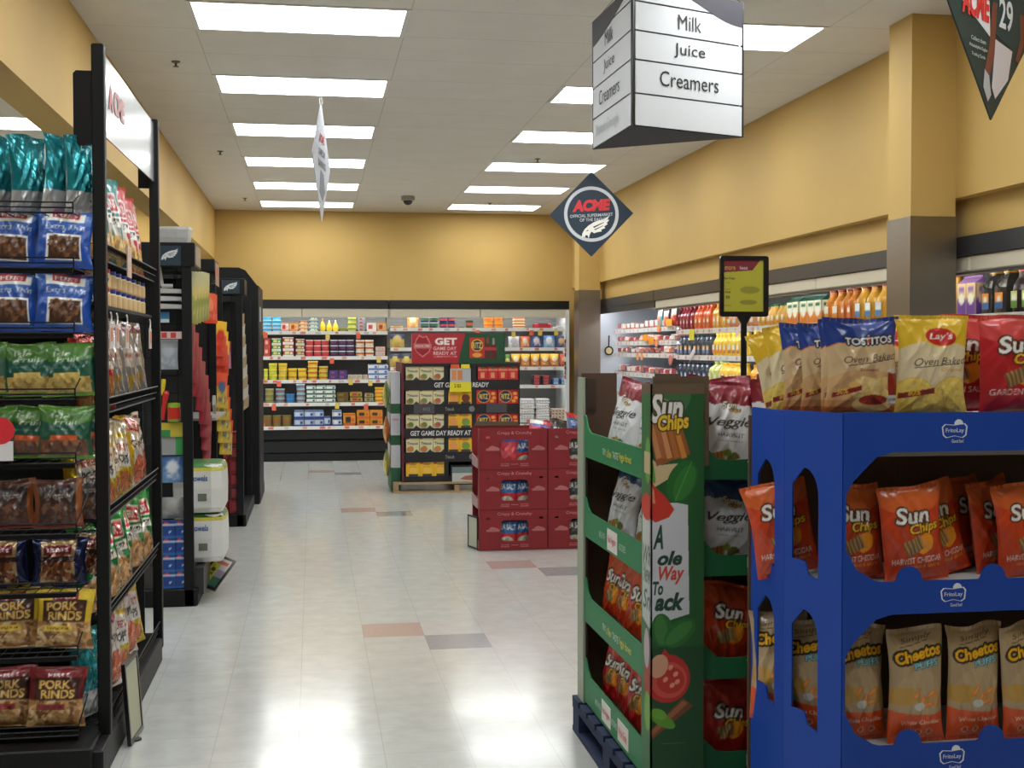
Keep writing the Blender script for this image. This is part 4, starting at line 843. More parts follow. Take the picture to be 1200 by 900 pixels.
# the tall printed corner panel: front 0..W, with a folded strip on its left
PW = U(825, 600, y=GY)[0]-GX-.0; ZP = U(790, 450, y=GY)[2]; Z0_ = .14; PH = ZP-Z0_
def zz_(py): return (U(790, py, y=GY)[2]-Z0_)/PH
def art_panel():
    a = Art(PW, PH, (34, 88, 44), .0012); X = lambda px: (px-762)/63.
    a.rect(0, 0, 1, .35, (26, 64, 36), .6).ell(.15, zz_(462), .6, .5, (120, 160, 110), .35)
    for k in range(12):
        q = k*.52; a.poly([(.12, zz_(462)), (.12+.5*math.cos(q), zz_(462)+.07*math.sin(q)), (.12+.5*math.cos(q+.08), zz_(462)+.07*math.sin(q+.08))], (190, 206, 170), .6)
    a.poly([(-.1, zz_(530)), (X(772), zz_(545)), (X(794), zz_(543)), (X(792), zz_(556)), (X(768), zz_(570)), (-.1, zz_(566))], (206, 184, 140))
    # corn chip
    a.poly([(X(757), zz_(494)), (X(795), zz_(489)), (X(809), zz_(532)), (X(798), zz_(537)), (X(788), zz_(539)), (X(780), zz_(543)), (X(769), zz_(546)), (X(766), zz_(530))], (150, 84, 44))
    for k, (c, off) in enumerate((((196, 134, 84), 0), ((170, 100, 56), 6), ((206, 144, 92), 12), ((176, 106, 50), 20), ((206, 136, 50), 28))):
        a.poly([(X(760+off*1.), zz_(496)), (X(765+off*1.), zz_(495)), (X(775+off*1.06), zz_(536)), (X(769+off*1.06), zz_(538))], c)
    a.ell(X(759), zz_(535), .07, .5, (104, 160, 60), 1, .25)
    a.text('Sun', X(781), zz_(478), .075, WH, w=.60, bold=.04, shear=.18, out=(70, 50, 34), ow=4); a.text('Chips', X(789), zz_(497), .05, (238, 196, 50), w=.58, bold=.04, shear=.2, rot=.1, out=(60, 44, 20), ow=3)
    # leaf
    a.ell(X(799), zz_(564), .26, .40, (36, 104, 40), 1, -.45).ell(X(802), zz_(566), .17, .34, (52, 122, 50), 1, -.45).poly([(X(790), zz_(587)), (X(792), zz_(587)), (X(811), zz_(541)), (X(810), zz_(541))], (80, 150, 70))
    # white paper
    a.poly([(-.1, zz_(590)), (X(792), zz_(589)), (X(806), zz_(592)), (X(808), zz_(720)), (X(780), zz_(728)), (X(765), zz_(737)), (-.1, zz_(728))], (206, 208, 214))
    # tomato wedge
    a.poly([(X(760), zz_(558)), (X(767), zz_(570)), (X(780), zz_(582)), (X(790), zz_(597)), (X(784), zz_(606)), (X(768), zz_(612)), (X(757), zz_(603)), (X(752), zz_(580))], (204, 56, 40)).poly([(X(760), zz_(560)), (X(766), zz_(574)), (X(768), zz_(590)), (X(758), zz_(588)), (X(754), zz_(578))], (232, 140, 110)).ell(X(758), zz_(590), .1, .12, (220, 110, 80))
    DG, OR2 = (24, 62, 44), (204, 70, 50)
    a.text('A', X(771), zz_(629), .060, DG, w=.19, shear=.3, bold=.03).text('ole', X(785), zz_(654), .036, DG, w=.46, shear=.3, bold=.04).text('Way', X(787), zz_(674), .046, OR2, w=.48, shear=.3, bold=.03).text('To', X(771), zz_(689), .034, DG, w=.19, shear=.2, bold=.03).text('ack', X(785), zz_(705), .045, DG, w=.56, shear=.3, bold=.04)
    # lower leaves, tomato half, peas, cracker
    a.poly([(X(758), zz_(737)), (X(764), zz_(748)), (X(763), zz_(790)), (X(757), zz_(775))], (196, 170, 180))
    for cx, cy, rx, ry, q in ((776, 738, .20, .30, .1), (797, 742, .20, .34, -.9)): a.ell(X(cx), zz_(cy), rx, ry, (40, 106, 44), 1, q).ell(X(cx)-.02, zz_(cy), rx*.6, ry*.9, (60, 126, 58), 1, q)
    a.poly([(X(760), zz_(858)), (X(800), zz_(818)), (X(813), zz_(828)), (X(762), zz_(867))], (122, 70, 44)).poly([(X(762), zz_(856)), (X(801), zz_(821)), (X(806), zz_(825)), (X(764), zz_(862))], (160, 100, 66))
    a.ell(X(782), zz_(795), .43, .44, (186, 44, 40)).poly([(X(762), zz_(790)), (X(779), zz_(760)), (X(796), zz_(782)), (X(784), zz_(800))], (186, 44, 40)).ell(X(784), zz_(797), .34, .33, (206, 84, 66)).ell(X(786), zz_(797), .26, .24, (190, 50, 44)).ell(X(772), zz_(780), .17, .22, (214, 160, 130), 1, -.4)
    for x, y in ((786, 782), (792, 790), (780, 796), (788, 803), (794, 799)): a.ell(X(x), zz_(y), .055, .04, (226, 150, 120), 1, .8)
    a.ell(X(776), zz_(843), .28, .11, (92, 150, 44), 1, -.55).ell(X(772), zz_(836), .16, .09, (110, 164, 56), 1, -.4)
    a.rect(X(775), zz_(871.5), X(804), zz_(871), (160, 180, 160), .7).rect(0, .975, 1, 1, (110, 90, 70))
    return a
AP = art_panel(); pm = MB(); GP(pm.sheet((GX, GY, Z0_), (PW, 0, 0), (0, 0, PH), AP, 130, 760).box(GX, GX+PW, GY+.0012, GY+.006, Z0_, ZP, CGB), 'printed_corner_panel')
AS = Art(.10, PH, (52, 104, 60), .002); X0p = lambda px: (px-752)/10.
AS.poly([(.1, zz_(590)), (1, zz_(590)), (1, zz_(738)), (.1, zz_(728))], (186, 190, 190)).ell(.8, zz_(800), .5, .7, (150, 44, 38)).ell(.6, zz_(595), .6, .4, (190, 60, 44)).ell(.7, zz_(835), .35, .6, (110, 160, 60)).ell(.7, zz_(540), .3, .7, (100, 150, 60)).rect(.3, zz_(556), 1, zz_(530), (190, 170, 130)).ell(.6, zz_(762), .3, .6, (180, 160, 170)).rect(0, .975, 1, 1, (110, 90, 70))
for tx, py, w_ in (('Wh', 652, .8), ('New', 673, .8), ('Sn', 704, .8)): AS.text(tx, .6, zz_(py), .05, (40, 70, 56), w=w_, shear=.3)
GP(MB().sheet((GX, GY+.10, Z0_), (0, -.10, 0), (0, 0, PH), AS, 24, 300).box(GX+.001, GX+.006, GY, GY+.1, Z0_, ZP, CGB), 'folded_panel_edge')
MB().box(GX+.012, GX+PW+.02, GY+.016, GY+.022, 1.10, ZP+.022, (84, 64, 50)).box(GX+.02, GX+.1, GY+.024, GY+.03, ZP, ZP+.03, (70, 54, 44)).build('cardboard_backing', K_TRAY, t, loc=(-GX, -GY, 0))
# pallet under it
t = thing('blue_pallet', 'worn blue wooden pallet under the green chip display', 'pallet', (GX, GY, 0)); p = MB()
for k in range(8): p.box(-.02, .9, -.02+k*.135, .085+k*.135, .118, .139)
p.build('deck_boards', K_BLUEWOOD, t)
for x in (-.015, .42, .80):
    p = MB(); p.box(x, x+.09, -.02, 1.05, .09, .117); p.box(x, x+.09, -.02, 1.05, 0, .02)
    for y in (-.02, .45, .94): p.box(x, x+.09, y, y+.1, .02, .09)
    p.build('stringer', K_BLUEWOOD, t)
# bags in it
VR, VB = a_veg((124, 22, 42)), a_veg((40, 80, 130)); SR = a_sun((196, 60, 30), (220, 110, 60), None, top=.66, res=.0016); SR2 = a_sun((186, 36, 34), (214, 90, 80), None, top=.62, res=.0016)
VRM = [bag_mesh('veggie_chip_bag', .2, .28, .08, VR, s, (56, 80), back=(150, 60, 70), wr=1.3) for s in (31, 32)]; VBM = [bag_mesh('veggie_chip_bag', .2, .28, .08, VB, s, (56, 80), back=(60, 80, 120), wr=1.3) for s in (33, 34)]
SOM = [bag_mesh('multigrain_chip_bag', .19, .26, .09, SR, s, (50, 70), back=(160, 60, 40), wr=1.4) for s in (35, 36)]; SRM = [bag_mesh('multigrain_chip_bag', .19, .26, .09, SR2, s, (50, 70), back=(150, 30, 34), wr=1.4) for s in (37, 38)]
TN = ['top', 'second', 'third', 'lowest']; CN = ['white bag with dark red top', 'white bag with blue top', 'orange multigrain bag', 'red multigrain bag']
for k, (MS, (rim, bot, tab)) in enumerate(zip((VRM, VBM, SOM, SRM), TIERS)):
    ys = (4.30, 3.98, 3.76) if k < 2 else (4.36, 4.22, 4.02, 3.80)
    for j, y in enumerate(ys):
        bagobj(MS[j % 2], f'{CN[k]} on green display left side, {nth(j, len(ys), "farthest", "nearest", "from far")}, {TN[k]} tray', 'chip bag', GX+.085+.01*(j % 2), y, bot+.012, -PI/2+[.35, .15, .5, .2][j]*.8, .22 if k < 2 else .1, [.08, .05, .12, -.1][j], f'{CN[k]}s on the left side of the green display')
    for j, (x, y, rz, ro) in enumerate(((1.255, GY+.14, .1, .12), (1.43, GY+.12, -.1, .05), (1.62, GY+.14, 0, 0))):
        bagobj(MS[(j+1) % 2], f'{CN[k]} on front of green display, {["beside the printed panel", "next to the blue display", "hidden behind the blue display"][j]}, {TN[k]} tray', 'chip bag', x, y, bot+.012, rz, .06, ro, f'{CN[k]}s on the front of the green display')
for j, (x, y, rz) in enumerate(((1.30, 4.05, .3), (1.45, 4.2, -.2), (1.38, 4.0, 1.2), (1.6, 4.1, .2), (1.5, 3.95, -.4))):
    bagobj(VRM[j % 2], f'dark red bag top deep on top of green display, {nth(j, 5)}', 'chip bag', x, y, 1.07, rz, .1, [.2, -.1, .1, 0, .2][j], 'bags deep on top of the green display')
# price sign on pole
t = thing('price_sign', 'yellow price sign in black frame on pole above green display', 'sign', (1.66, 4.66, 0)); rz = .0
MB().tube([(0, 0, 0), (0, 0, 1.58)], .012).tube([(0, 0, 1.1), (0, 0, 1.33)], .019).lathe([(.14, 0, (20, 20, 22)), (.14, .012, (20, 20, 22)), (.03, .02, (20, 20, 22))], 16).build('pole', K_BLACK, t)
Q = MB(); WS, HS = .098, .118; zc = 1.45+(1.69-1.45)*1.013
fr = [(-WS, -HS), (WS, -HS), (WS, HS), (-WS, HS)]
Q.plate(rnd(-WS+.01, -HS+.01, .01, PI, 1.5*PI, 3)+rnd(WS-.01, -HS+.01, .01, 1.5*PI, 2*PI, 3)+rnd(WS-.01, HS-.01, .01, 0, .5*PI, 3)+rnd(-WS+.01, HS-.01, .01, .5*PI, PI, 3), (0, 0, zc), (1, 0, 0), (0, 0, 1), .016, (20, 21, 24), [[(-WS+.015, -HS+.02), (WS-.02, -HS+.02), (WS-.02, HS-.016), (-WS+.015, HS-.016)]])
Q.add([(-.03, -.006, zc-HS+.004), (.03, -.006, zc-HS+.004), (.01, -.006, zc-HS-.03), (-.01, -.006, zc-HS-.03), (-.03, .006, zc-HS+.004), (.03, .006, zc-HS+.004), (.01, .006, zc-HS-.03), (-.01, .006, zc-HS-.03)], [(0, 1, 2, 3), (7, 6, 5, 4), (0, 3, 7, 4), (1, 5, 6, 2)], (20, 21, 24))
Q.build('frame', K_PLAS, t, rot=(0, 0, rz))
a = Art(WS*2-.035, HS*2-.036, (176, 172, 50), .0015); a.poly([(0, .76), (.1, .765), (.72, .80), (.92, 1), (0, 1)], (120, 34, 48)).text('more', .16, .84, .07, (196, 160, 50), w=.26, bold=.02).text('less', .5, .85, .07, (206, 190, 196), w=.2, bold=.02).text('Sun Chips', .14, .64, .05, BK, w=.27).text('7 oz', .1, .56, .025, (70, 70, 30), w=.1).rect(0, .43, .18, .437, (130, 60, 40)).text('Club', .1, .38, .04, BK, w=.14).rect(0, .11, .2, .117, (130, 60, 40)).text('99', .1, .27, .07, (60, 60, 30), w=.1).ell(.66, .42, .25, .09, (110, 108, 40), .5).ell(.62, .18, .22, .06, (96, 94, 40), .5)
MB().sheet((-WS+.015, -.004, zc-HS+.02), (a.w, 0, 0), (0, 0, a.h), a, 100, 130).box(-WS+.015, WS-.02, -.003, .003, zc-HS+.02, zc+HS-.016, (176, 172, 50)).build('price_card', K_CARD, t, rot=(0, 0, rz))

# ------------------------------------------------------------------ hanging signs
A3, B3, C3 = Vector((1.397, 6.131, 2.45)), Vector((1.419, 5.453, 2.45)), Vector((2.01, 5.683, 2.45)); HZ = .632
t = thing('aisle_sign', 'three-sided hanging aisle sign reading Milk, Juice, Creamers', 'sign', (1.61, 5.76, 2.45)); OO = Vector((1.61, 5.76, 2.45))
def face(p, q, words, nm, wf, ex=None):
    u = (q-p).normalized(); L = (q-p).length; m = MB(); n = Vector((u.y, -u.x, 0)); vz = Vector((0, 0, 1)); base = p-OO; eps = n*.0
    SW = (226, 229, 234)
    for k in range(5):
        z0, z1 = [0, .145, .295, .425, .555][k]*HZ/.632, [.141, .291, .421, .551, HZ][k]*HZ/.632
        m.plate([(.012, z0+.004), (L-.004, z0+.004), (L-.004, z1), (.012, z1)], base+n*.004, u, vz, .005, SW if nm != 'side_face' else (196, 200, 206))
    for k, wd in enumerate(words):
        m.text(wd, base+u*L*wf+n*.0075+vz*([.49, .36, .225][k]), u, vz, .068 if wd != 'Creamers' else .07, (28, 28, 32), w={'Milk': .135, 'Juice': .18, 'Creamers': .34}[wd]*L/.634, bold=0)
    pts = [(.35*L, HZ)]+[(L*(.35+.65*i/12), HZ-.005-.115*(math.sin(PI/2*(i/12)**1.1))**1.4) for i in range(1, 13)]+[(L, HZ)]
    if nm == 'side_face': pts = [(0, HZ)]+[(L*i/12, HZ-.13+.12*(i/12)**1.5) for i in range(0, 13)]
    m.plate(pts, base+n*.0065, u, vz, .003, (44, 42, 52))
    if ex: m.text(ex, base+u*L*.4+n*.0075+vz*.07, u, vz, .07, (178, 182, 190), w=.4)
    m.build(nm, K_MATT, t)
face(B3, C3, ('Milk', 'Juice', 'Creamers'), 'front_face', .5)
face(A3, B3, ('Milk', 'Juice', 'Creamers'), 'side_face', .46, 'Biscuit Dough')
m = MB(); V = [tuple(p-OO+Vector((0, 0, z))) for z in (-.001, .006) for p in (A3, B3, C3)]; m.add(V, [(2, 1, 0), (3, 4, 5), (0, 1, 4, 3), (1, 2, 5, 4), (2, 0, 3, 5)], (22, 24, 32)); m.build('bottom_panel', K_MATT, t); ci = (A3+B3+C3)/3-OO; V = [tuple(ci+(p-OO-ci)*.97+Vector((0, 0, z))) for z in (.004, HZ-.004) for p in (A3, B3, C3)]; MB().add(V, [(2, 1, 0), (3, 4, 5), (0, 1, 4, 3), (1, 2, 5, 4), (2, 0, 3, 5)], (120, 124, 130)).build('inner_box', K_MATT, t); m = MB()
V = [tuple(p-OO+Vector((0, 0, z))) for z in (HZ-.006, HZ) for p in (A3, B3, C3)]; m.add(V, [(2, 1, 0), (3, 4, 5), (0, 1, 4, 3), (1, 2, 5, 4), (2, 0, 3, 5)], (60, 60, 66)); m.build('top_panel', K_MATT, t)
for p in (A3, B3, C3): MB().tube([p-OO, p-OO+Vector((0, 0, HZ))], .009, (24, 24, 30)).build('corner_post', K_PLAS, t)
m = MB(); c = (A3+B3+C3)/3
for p in (A3, B3, C3): m.tube([p-OO+Vector((0, 0, HZ)), c-OO+Vector((0, 0, H-2.45))], .0015, (90, 90, 90), 4)
m.build('hanging_wire', K_BLACK, t)

def eagle(m, o, u, v, s, col=WH):
    "a swept-back bird head in profile"
    P = [(-1, -.62), (-.96, -.30), (-.80, -.02), (-.52, .22), (-.15, .42), (.25, .55), (.62, .60), (1.0, .78), (.86, .52), (1.0, .50), (.80, .28), (.90, .22), (.62, .04), (.72, -.06), (.40, -.16), (.46, -.28), (.15, -.30), (-.1, -.36), (-.30, -.22), (-.42, -.42), (-.50, -.70), (-.58, -.46), (-.72, -.44), (-.78, -.62), (-.86, -.52)]
    H_ = [[(-.2, .1), (.6, .38), (.62, .34), (-.1, .02)], [(-.1, -.08), (.55, .14), (.55, .10), (-.05, -.15)], [(-.72, -.18), (-.55, -.06), (-.5, -.14)]]
    m.plate([(x*s, y*s) for x, y in P], o, u, v, .001, col, [[(x*s, y*s) for x, y in h] for h in H_])
# navy diamond
c0 = Vector(U(693, 251, y=11.88)); t = thing('diamond_sign', 'dark blue diamond sign with white ring hanging before the far column', 'sign', c0, math.radians(-4)); R_ = .412
m = MB().plate([(0, -R_), (R_, .012), (0, R_), (-R_, -.012)], (0, 0, 0), (1, 0, 0), (0, 0, 1), .008, (22, 44, 62)); m.build('board', K_MATT, t)
m = MB(); o = (0, -.0055, 0); u, v = (1, 0, 0), (0, 0, 1)
m.plate(rnd(0, 0, .268, 0, 2*PI*.98, 48), o, u, v, .001, (196, 200, 208), [rnd(0, 0, .236, 0, 2*PI*.98, 48)])
m.text('ACME', (.0, -.0062, .085), (1, 0, 0.06), (.12, 0, 1), .115, (206, 44, 52), w=.36, bold=.06)
m.text('OFFICIAL SUPERMARKET', (.0, -.006, -.012), (1, 0, .06), v, .03, (190, 200, 206), w=.42, bold=.01); m.text('OF THE EAGLES', (.02, -.006, -.052), (1, 0, .06), v, .03, (190, 200, 206), w=.27, bold=.01)
eagle(m, (.04, -.0062, -.135), (1, 0, .1), (0, 0, 1), .135); m.build('printing', K_MATT, t)
MB().tube([(0, 0, R_), (0, 0, H-c0.z)], .0015, (200, 200, 200), 4).build('hanging_cord', K_PLAS, t)
# edge-on white diamond
c0 = Vector(U(376.5, 190, y=8.8)); t = thing('diamond_sign', 'pale diamond sign seen almost edge-on above the aisle', 'sign', c0, math.radians(81)); R_ = .41
MB().plate([(0, -R_), (R_, 0), (0, R_), (-R_, 0)], (0, 0, 0), (1, 0, 0), (0, 0, 1), .006, (196, 200, 210)).build('board', K_MATT, t)
m = MB(); o, u, v = (0, -.0045, 0), (1, 0, 0), (0, 0, 1)
m.text('ACME', (.0, -.0045, .16), u, v, .06, (190, 70, 76), w=.22, bold=.04).text('GAME DAY', (0, -.0045, .06), u, v, .05, (70, 76, 90), w=.3, bold=.03).text('SAVINGS', (0, -.0045, -.02), u, v, .05, (70, 76, 90), w=.34, bold=.03)
m.plate([(-.12, -.22), (-.06, -.06), (.08, -.08), (.14, -.2), (.02, -.27)], (0, -.0045, 0), u, v, .001, (120, 126, 140)); m.build('printing', K_MATT, t)
MB().tube([(0, 0, R_), (0, 0, H-c0.z)], .0015, (220, 220, 220), 4).lathe([(.012, R_-.01, WH), (.012, R_+.03, WH)], 8).build('hanging_cord', K_PLAS, t)
# player banner, top right
c0 = Vector(U(1162, 2, y=4.5)); t = thing('diamond_sign', 'dark green diamond banner with football player and red store name, top right', 'sign', c0, math.radians(37)); R_ = .455
MB().plate([(0, -R_), (R_, 0), (0, R_), (-R_, 0)], (0, 0, 0), (1, 0, 0), (0, 0, 1), .006, (30, 50, 52)).build('board', K_MATT, t)
m = MB(); y_ = -.0045
m.plate([(-.29, -.04), (-.02, -.14), (-.04, .1), (-.26, .1)], (0, y_, 0), u, v, .001, (206, 210, 216)); m.text('ACME', (-.155, y_-.001, -.035), (1, 0, 0), (.03, 0, 1), .115, (200, 44, 44), w=.24, bold=.05)
m.plate([(.0, .06), (.30, .10), (.27, -.12), (.17, -.15), (.03, -.12)], (0, y_, 0), u, v, .001, (26, 56, 64)); m.plate([(.03, -.14), (.19, -.16), (.15, -.28), (.03, -.37), (.0, -.33)], (0, y_, 0), u, v, .001, (196, 190, 196))
m.plate([(.0, .0), (.04, .0), (.02, -.20), (-.03, -.30), (-.07, -.28), (-.03, -.18)], (0, y_-.0005, 0), u, v, .001, (112, 60, 44)); m.plate([(-.07, -.27), (-.03, -.29), (-.01, -.36), (-.04, -.39), (-.08, -.34)], (0, y_-.001, 0), u, v, .001, (170, 170, 176))
m.plate([(.26, .0), (.30, .0), (.30, -.12), (.25, -.2), (.22, -.19), (.27, -.1)], (0, y_-.0005, 0), u, v, .001, (112, 60, 44)); m.text('29', (.12, y_-.002, -.03), u, v, .12, (210, 214, 220), w=.13, bold=.02)
for k, wd in enumerate(('Collect them', 'Philadelphia Eagles', 'Trading Cards')): m.text(wd, (-.13, y_-.001, -.17-.03*k), (1, 0, 0), v, .016, (180, 190, 190), w=[.13, .16, .12][k])
m.build('printing', K_MATT, t)
MB().tube([(0, 0, R_), (0, 0, H-c0.z)], .0015, (200, 200, 200), 4).build('hanging_cord', K_PLAS, t)

# ------------------------------------------------------------------ cracker display
YT = 12.55; xT = lambda px: U(px, 500, y=YT)[0]; zT = lambda py: U(535, py, y=YT)[2]; x0, x1 = xT(471), xT(609); ztop = zT(426)
t = thing('cracker_display', 'black and maroon game day cracker display on wooden pallet', 'display stand', ((x0+x1)/2, YT, .11)); ox = (x0+x1)/2
def TP(mb, nm, m=K_CARD): return mb.build(nm, m, t, loc=(-ox, -YT, -.11))
BKC = (24, 24, 28)
TP(MB().box(x0, x0+.02, YT-.01, YT+.9, .11, ztop+.01, (96, 24, 40)), 'side_panel'); TP(MB().box(x1-.012, x1, YT-.01, YT+.9, .11, ztop+.01, BKC), 'side_panel')
TP(MB().box(x0+.02, x1-.012, YT+.28, YT+.29, .11, ztop, (16, 16, 18)), 'back_panel')
bands = ((445, 457, 'GET GAME DAY READY'), (473.5, 485, None), (501.5, 513, 'GET GAME DAY READY AT'), (529.5, 541, None), (557.5, 564.5, None))
XD = ((xT(522), xT(524.5)), (xT(553), xT(558)))
f = MB()
for a_, b_ in ((ztop-.03, ztop),): f.box(x0+.02, x1-.012, YT, YT+.02, a_, b_, BKC)
for x_ in (.5*(xT(521)+xT(525)), .5*(xT(553)+xT(558))): f.box(x_-.022, x_+.022, YT+.004, YT+.28, .11, ztop-.01, BKC)
TP(f, 'uprights')
for k, (p0, p1, tx) in enumerate(bands):
    b = MB().box(x0+.02, x1-.012, YT, YT+.01, zT(p1), zT(p0), BKC).box(x0+.02, x1-.012, YT+.01, YT+.28, zT(p1), zT(p1)+.012, BKC); zc = (zT(p0)+zT(p1))/2
    if k == 0: b.text(tx, ((xT(509)+xT(573))/2, YT, zc), u, v, .05, (214, 214, 216), w=xT(573)-xT(509), bold=.02, shear=.1)
    elif k == 2: b.text(tx, ((xT(481)+xT(552))/2, YT, zc), u, v, .05, (214, 214, 216), w=xT(552)-xT(481), bold=.02, shear=.1)
    elif k in (1, 3):
        b.text('Triscuit', (xT(527), YT, zc), u, v, .035, (150, 154, 160), w=.09, bold=.01); b.plate(rnd(0, 0, .03, 0, 6.1, 14), (xT(553), YT-.001, zc), u, v, .001, (120, 122, 128))
        if k == 1: b.box(xT(485), xT(509), YT-.003, YT-.001, zT(484), zT(473), (70, 70, 74)).box(xT(570), xT(594), YT-.003, YT-.001, zT(484), zT(473), (70, 70, 74)).text('RITZ', (xT(500), YT-.004, zc), u, v, .03, (130, 130, 134), w=.07)
    TP(b, 'front_strip')
def a_tri(c2): 
    a = Art(.135, .15, (214, 204, 160), .004).rect(0, .88, .2, 1, (206, 100, 60)).ell(.3, .2, .28, .2, (176, 130, 80)).ell(.35, .28, .2, .16, c2).poly([(.55, 0), (.8, .2), (1, 0)], (40, 50, 70)); return a.text('Triscuit', .5, .6, .17, (44, 60, 80), w=.82, bold=.02)
def a_ritz(): 
    a = Art(.21, .15, (196, 40, 36), .004).ell(.36, .5, .31, .31, (232, 190, 60)).ell(.36, .5, .28, .28, (34, 44, 90)); a.text('RITZ', .36, .5, .34, (238, 206, 60), w=.42, bold=.03).ell(.82, .7, .1, .08, (226, 160, 70)).ell(.86, .4, .1, .08, (226, 160, 70)).ell(.76, .18, .1, .08, (226, 160, 70)); return a
def a_yel(c2, c3=(206, 120, 80)): 
    a = Art(.14, .15, (232, 182, 40), .004).rect(0, .8, .25, 1, (206, 90, 50)).ell(.55, .4, .3, .3, c2).ell(.5, .85, .3, .1, (180, 130, 40)).text('wheat', .5, .66, .12, c3, w=.5, bold=.01).rect(.2, 0, .9, .16, (70, 60, 60)); return a
def crbox(w, h, d, art, col):
    return MB().box(-w/2, w/2, .001, d, 0, h, col, .002).sheet((-w/2, 0, 0), (w, 0, 0), (0, 0, h), art, 40, 40)
TRI = [crbox(.132, .15, .055, a_tri(c), (206, 196, 150)).mesh('cracker_box', K_CARD) for c in ((90, 120, 60), (110, 130, 80), (170, 90, 80), (200, 120, 60))]
RZ = crbox(.212, .15, .06, a_ritz(), (180, 36, 34)).mesh('cracker_box', K_CARD)
YW = [crbox(.137, .15, .055, a_yel(c), (222, 170, 40)).mesh('cracker_box', K_CARD) for c in ((226, 150, 80), (110, 50, 34), (120, 150, 60), (236, 190, 70))]
RS = crbox(.10, .145, .05, Art(.1, .145, (196, 44, 44), .004).rect(0, .6, 1, .75, (226, 120, 100)).rect(.3, .1, .7, .5, (226, 150, 110)).ell(.5, .8, .25, .12, (90, 110, 60)), (176, 30, 34)).mesh('cracker_box', K_CARD)
rows = [(445, 'top'), (473.5, 'second'), (501.5, 'third'), (529.5, 'fourth'), (557.5, 'bottom')]
G_ = 'cracker boxes in the game day display'
FL = ['green-herb', 'pale green', 'rosy', 'orange']
def put(me, x, z, lb, cat='cracker box', dy=.014, sc=None):
    o = tag(obj('cracker_box', me, None, (x, YT+dy, z)), lb, cat, G_); 
    if sc: o.scale = sc
for r, (py, rn) in enumerate(rows):
    z = zT(py)-.0+.0; zs = (zT(py-17)-z)/.15
    if r < 4:
        for j in range(3): q = (3 if r == 3 else [0, 1, 2][j]); put(TRI[q], xT(475.5)+.071+.138*j, z, f'cream cracker box with {FL[q]} picture, {["left", "middle", "right"][j]} of three, {rn} row', sc=(1, 1, zs))
    else:
        for j in range(3): put(YW[3], xT(475.5)+.071+.14*j, z, f'yellow wheat cracker box, {["left", "middle", "right"][j]} of three in bottom row', sc=(1, 1, zs))
    if 0 < r < 4:
        put(YW[0], xT(531.5)-.005, z, f'yellow cracker box in middle column, {rn} row', sc=(1, 1, zs)); put(YW[1 if r == 1 else 2], xT(546.5)-.01, z, f'yellow cracker box with {"brown bowl" if r == 1 else "green top"} picture, middle column, {rn} row', sc=(1, 1, zs))
        if r < 4:
            for j in range(2): put(RZ, xT(570.5)+.225*j, z, f'red round-cracker box, {["left", "right"][j]} of pair in right column, {rn} row', sc=(1, 1, zs))
for j in range(4): put(RS, xT(565)+.104*j+.01, zT(445), f'small red snack pack, {nth(j, 4)}, top row right', sc=(1, 1, 1))
t = thing('coupon_dispenser', 'yellow and white sign pocket clipped on front of cracker display', 'sign', (xT(539.5), YT-.02, zT(457)-.02))
MB().box(-.11, .11, -.004, .004, 0, .10, (224, 212, 40)).text('2/$5', (-.03, -.004, .06), u, v, .04, (60, 50, 20), w=.07).build('price_strip', K_CARD, t)
MB().box(-.105, .105, -.005, .003, .10, .24, (176, 180, 190)).box(-.09, -.04, -.006, -.005, .12, .22, (214, 140, 80)).box(-.03, .02, -.006, -.005, .12, .22, (206, 130, 80)).build('photo_card', K_CARD, t)
MB().lathe([(.05, .24, (222, 90, 40)), (.045, .28, (222, 90, 40))], 8, 0, 1, .3, (-.055, 0, 0)).lathe([(.05, .24, (232, 214, 40)), (.045, .28, (232, 214, 40))], 8, 0, 1, .3, (.05, 0, 0)).build('coloured_tabs', K_CARD, t)
t = thing('recipe_card', 'white framed poster low on right side of cracker display', 'sign', (xT(541), YT-.012, zT(568)))
MB().box(-.115, .25, -.004, .004, 0, .20, (20, 20, 22)).box(-.10, .24, -.006, -.003, .015, .18, (186, 186, 182)).box(-.10, .24, -.007, -.0055, .12, .18, (110, 130, 130)).plate([(-.02, .06), (.03, .09), (.12, .10), (.24, .095), (.24, .05), (.1, .045), (.04, .05)], (0, -.0075, 0), (1, 0, 0), (0, 0, 1), .001, (170, 96, 84)).build('poster', K_CARD, t)
t = thing('header_banner', 'red and green game day banner standing on cracker display', 'banner', ((xT(483)+xT(592))/2, YT+.03, ztop)); bw = xT(592.5)-xT(483.5); bh = zT(390.5)-ztop; 
a = Art(bw, bh, (170, 34, 46), .004); a.poly([(.575, 1), (1, 1), (1, 0), (.49, 0)], (22, 74, 44)).text('GET', .365, .73, .24, WH, w=.235, bold=.05).text('GAME DAY', .355, .50, .12, (226, 190, 190), w=.25, bold=.03).text('READY AT', .355, .34, .12, (226, 190, 190), w=.25, bold=.03).text('ACMEMARKETS.COM', .355, .23, .05, (220, 170, 170), w=.25)
a.poly([(.02, .58), (.05, .82), (.08, .95), (.12, .88), (.16, .92), (.19, .75), (.21, .58), (.19, .38), (.115, .2), (.05, .38)], (206, 120, 124)).poly([(.03, .58), (.06, .8), (.08, .9), (.12, .84), (.15, .88), (.18, .72), (.2, .58), (.18, .4), (.115, .25), (.055, .4)], (150, 26, 38)).rect(.02, .50, .21, .66, (190, 110, 114)).text('SNACK TIME', .115, .58, .06, (226, 190, 190), w=.16)
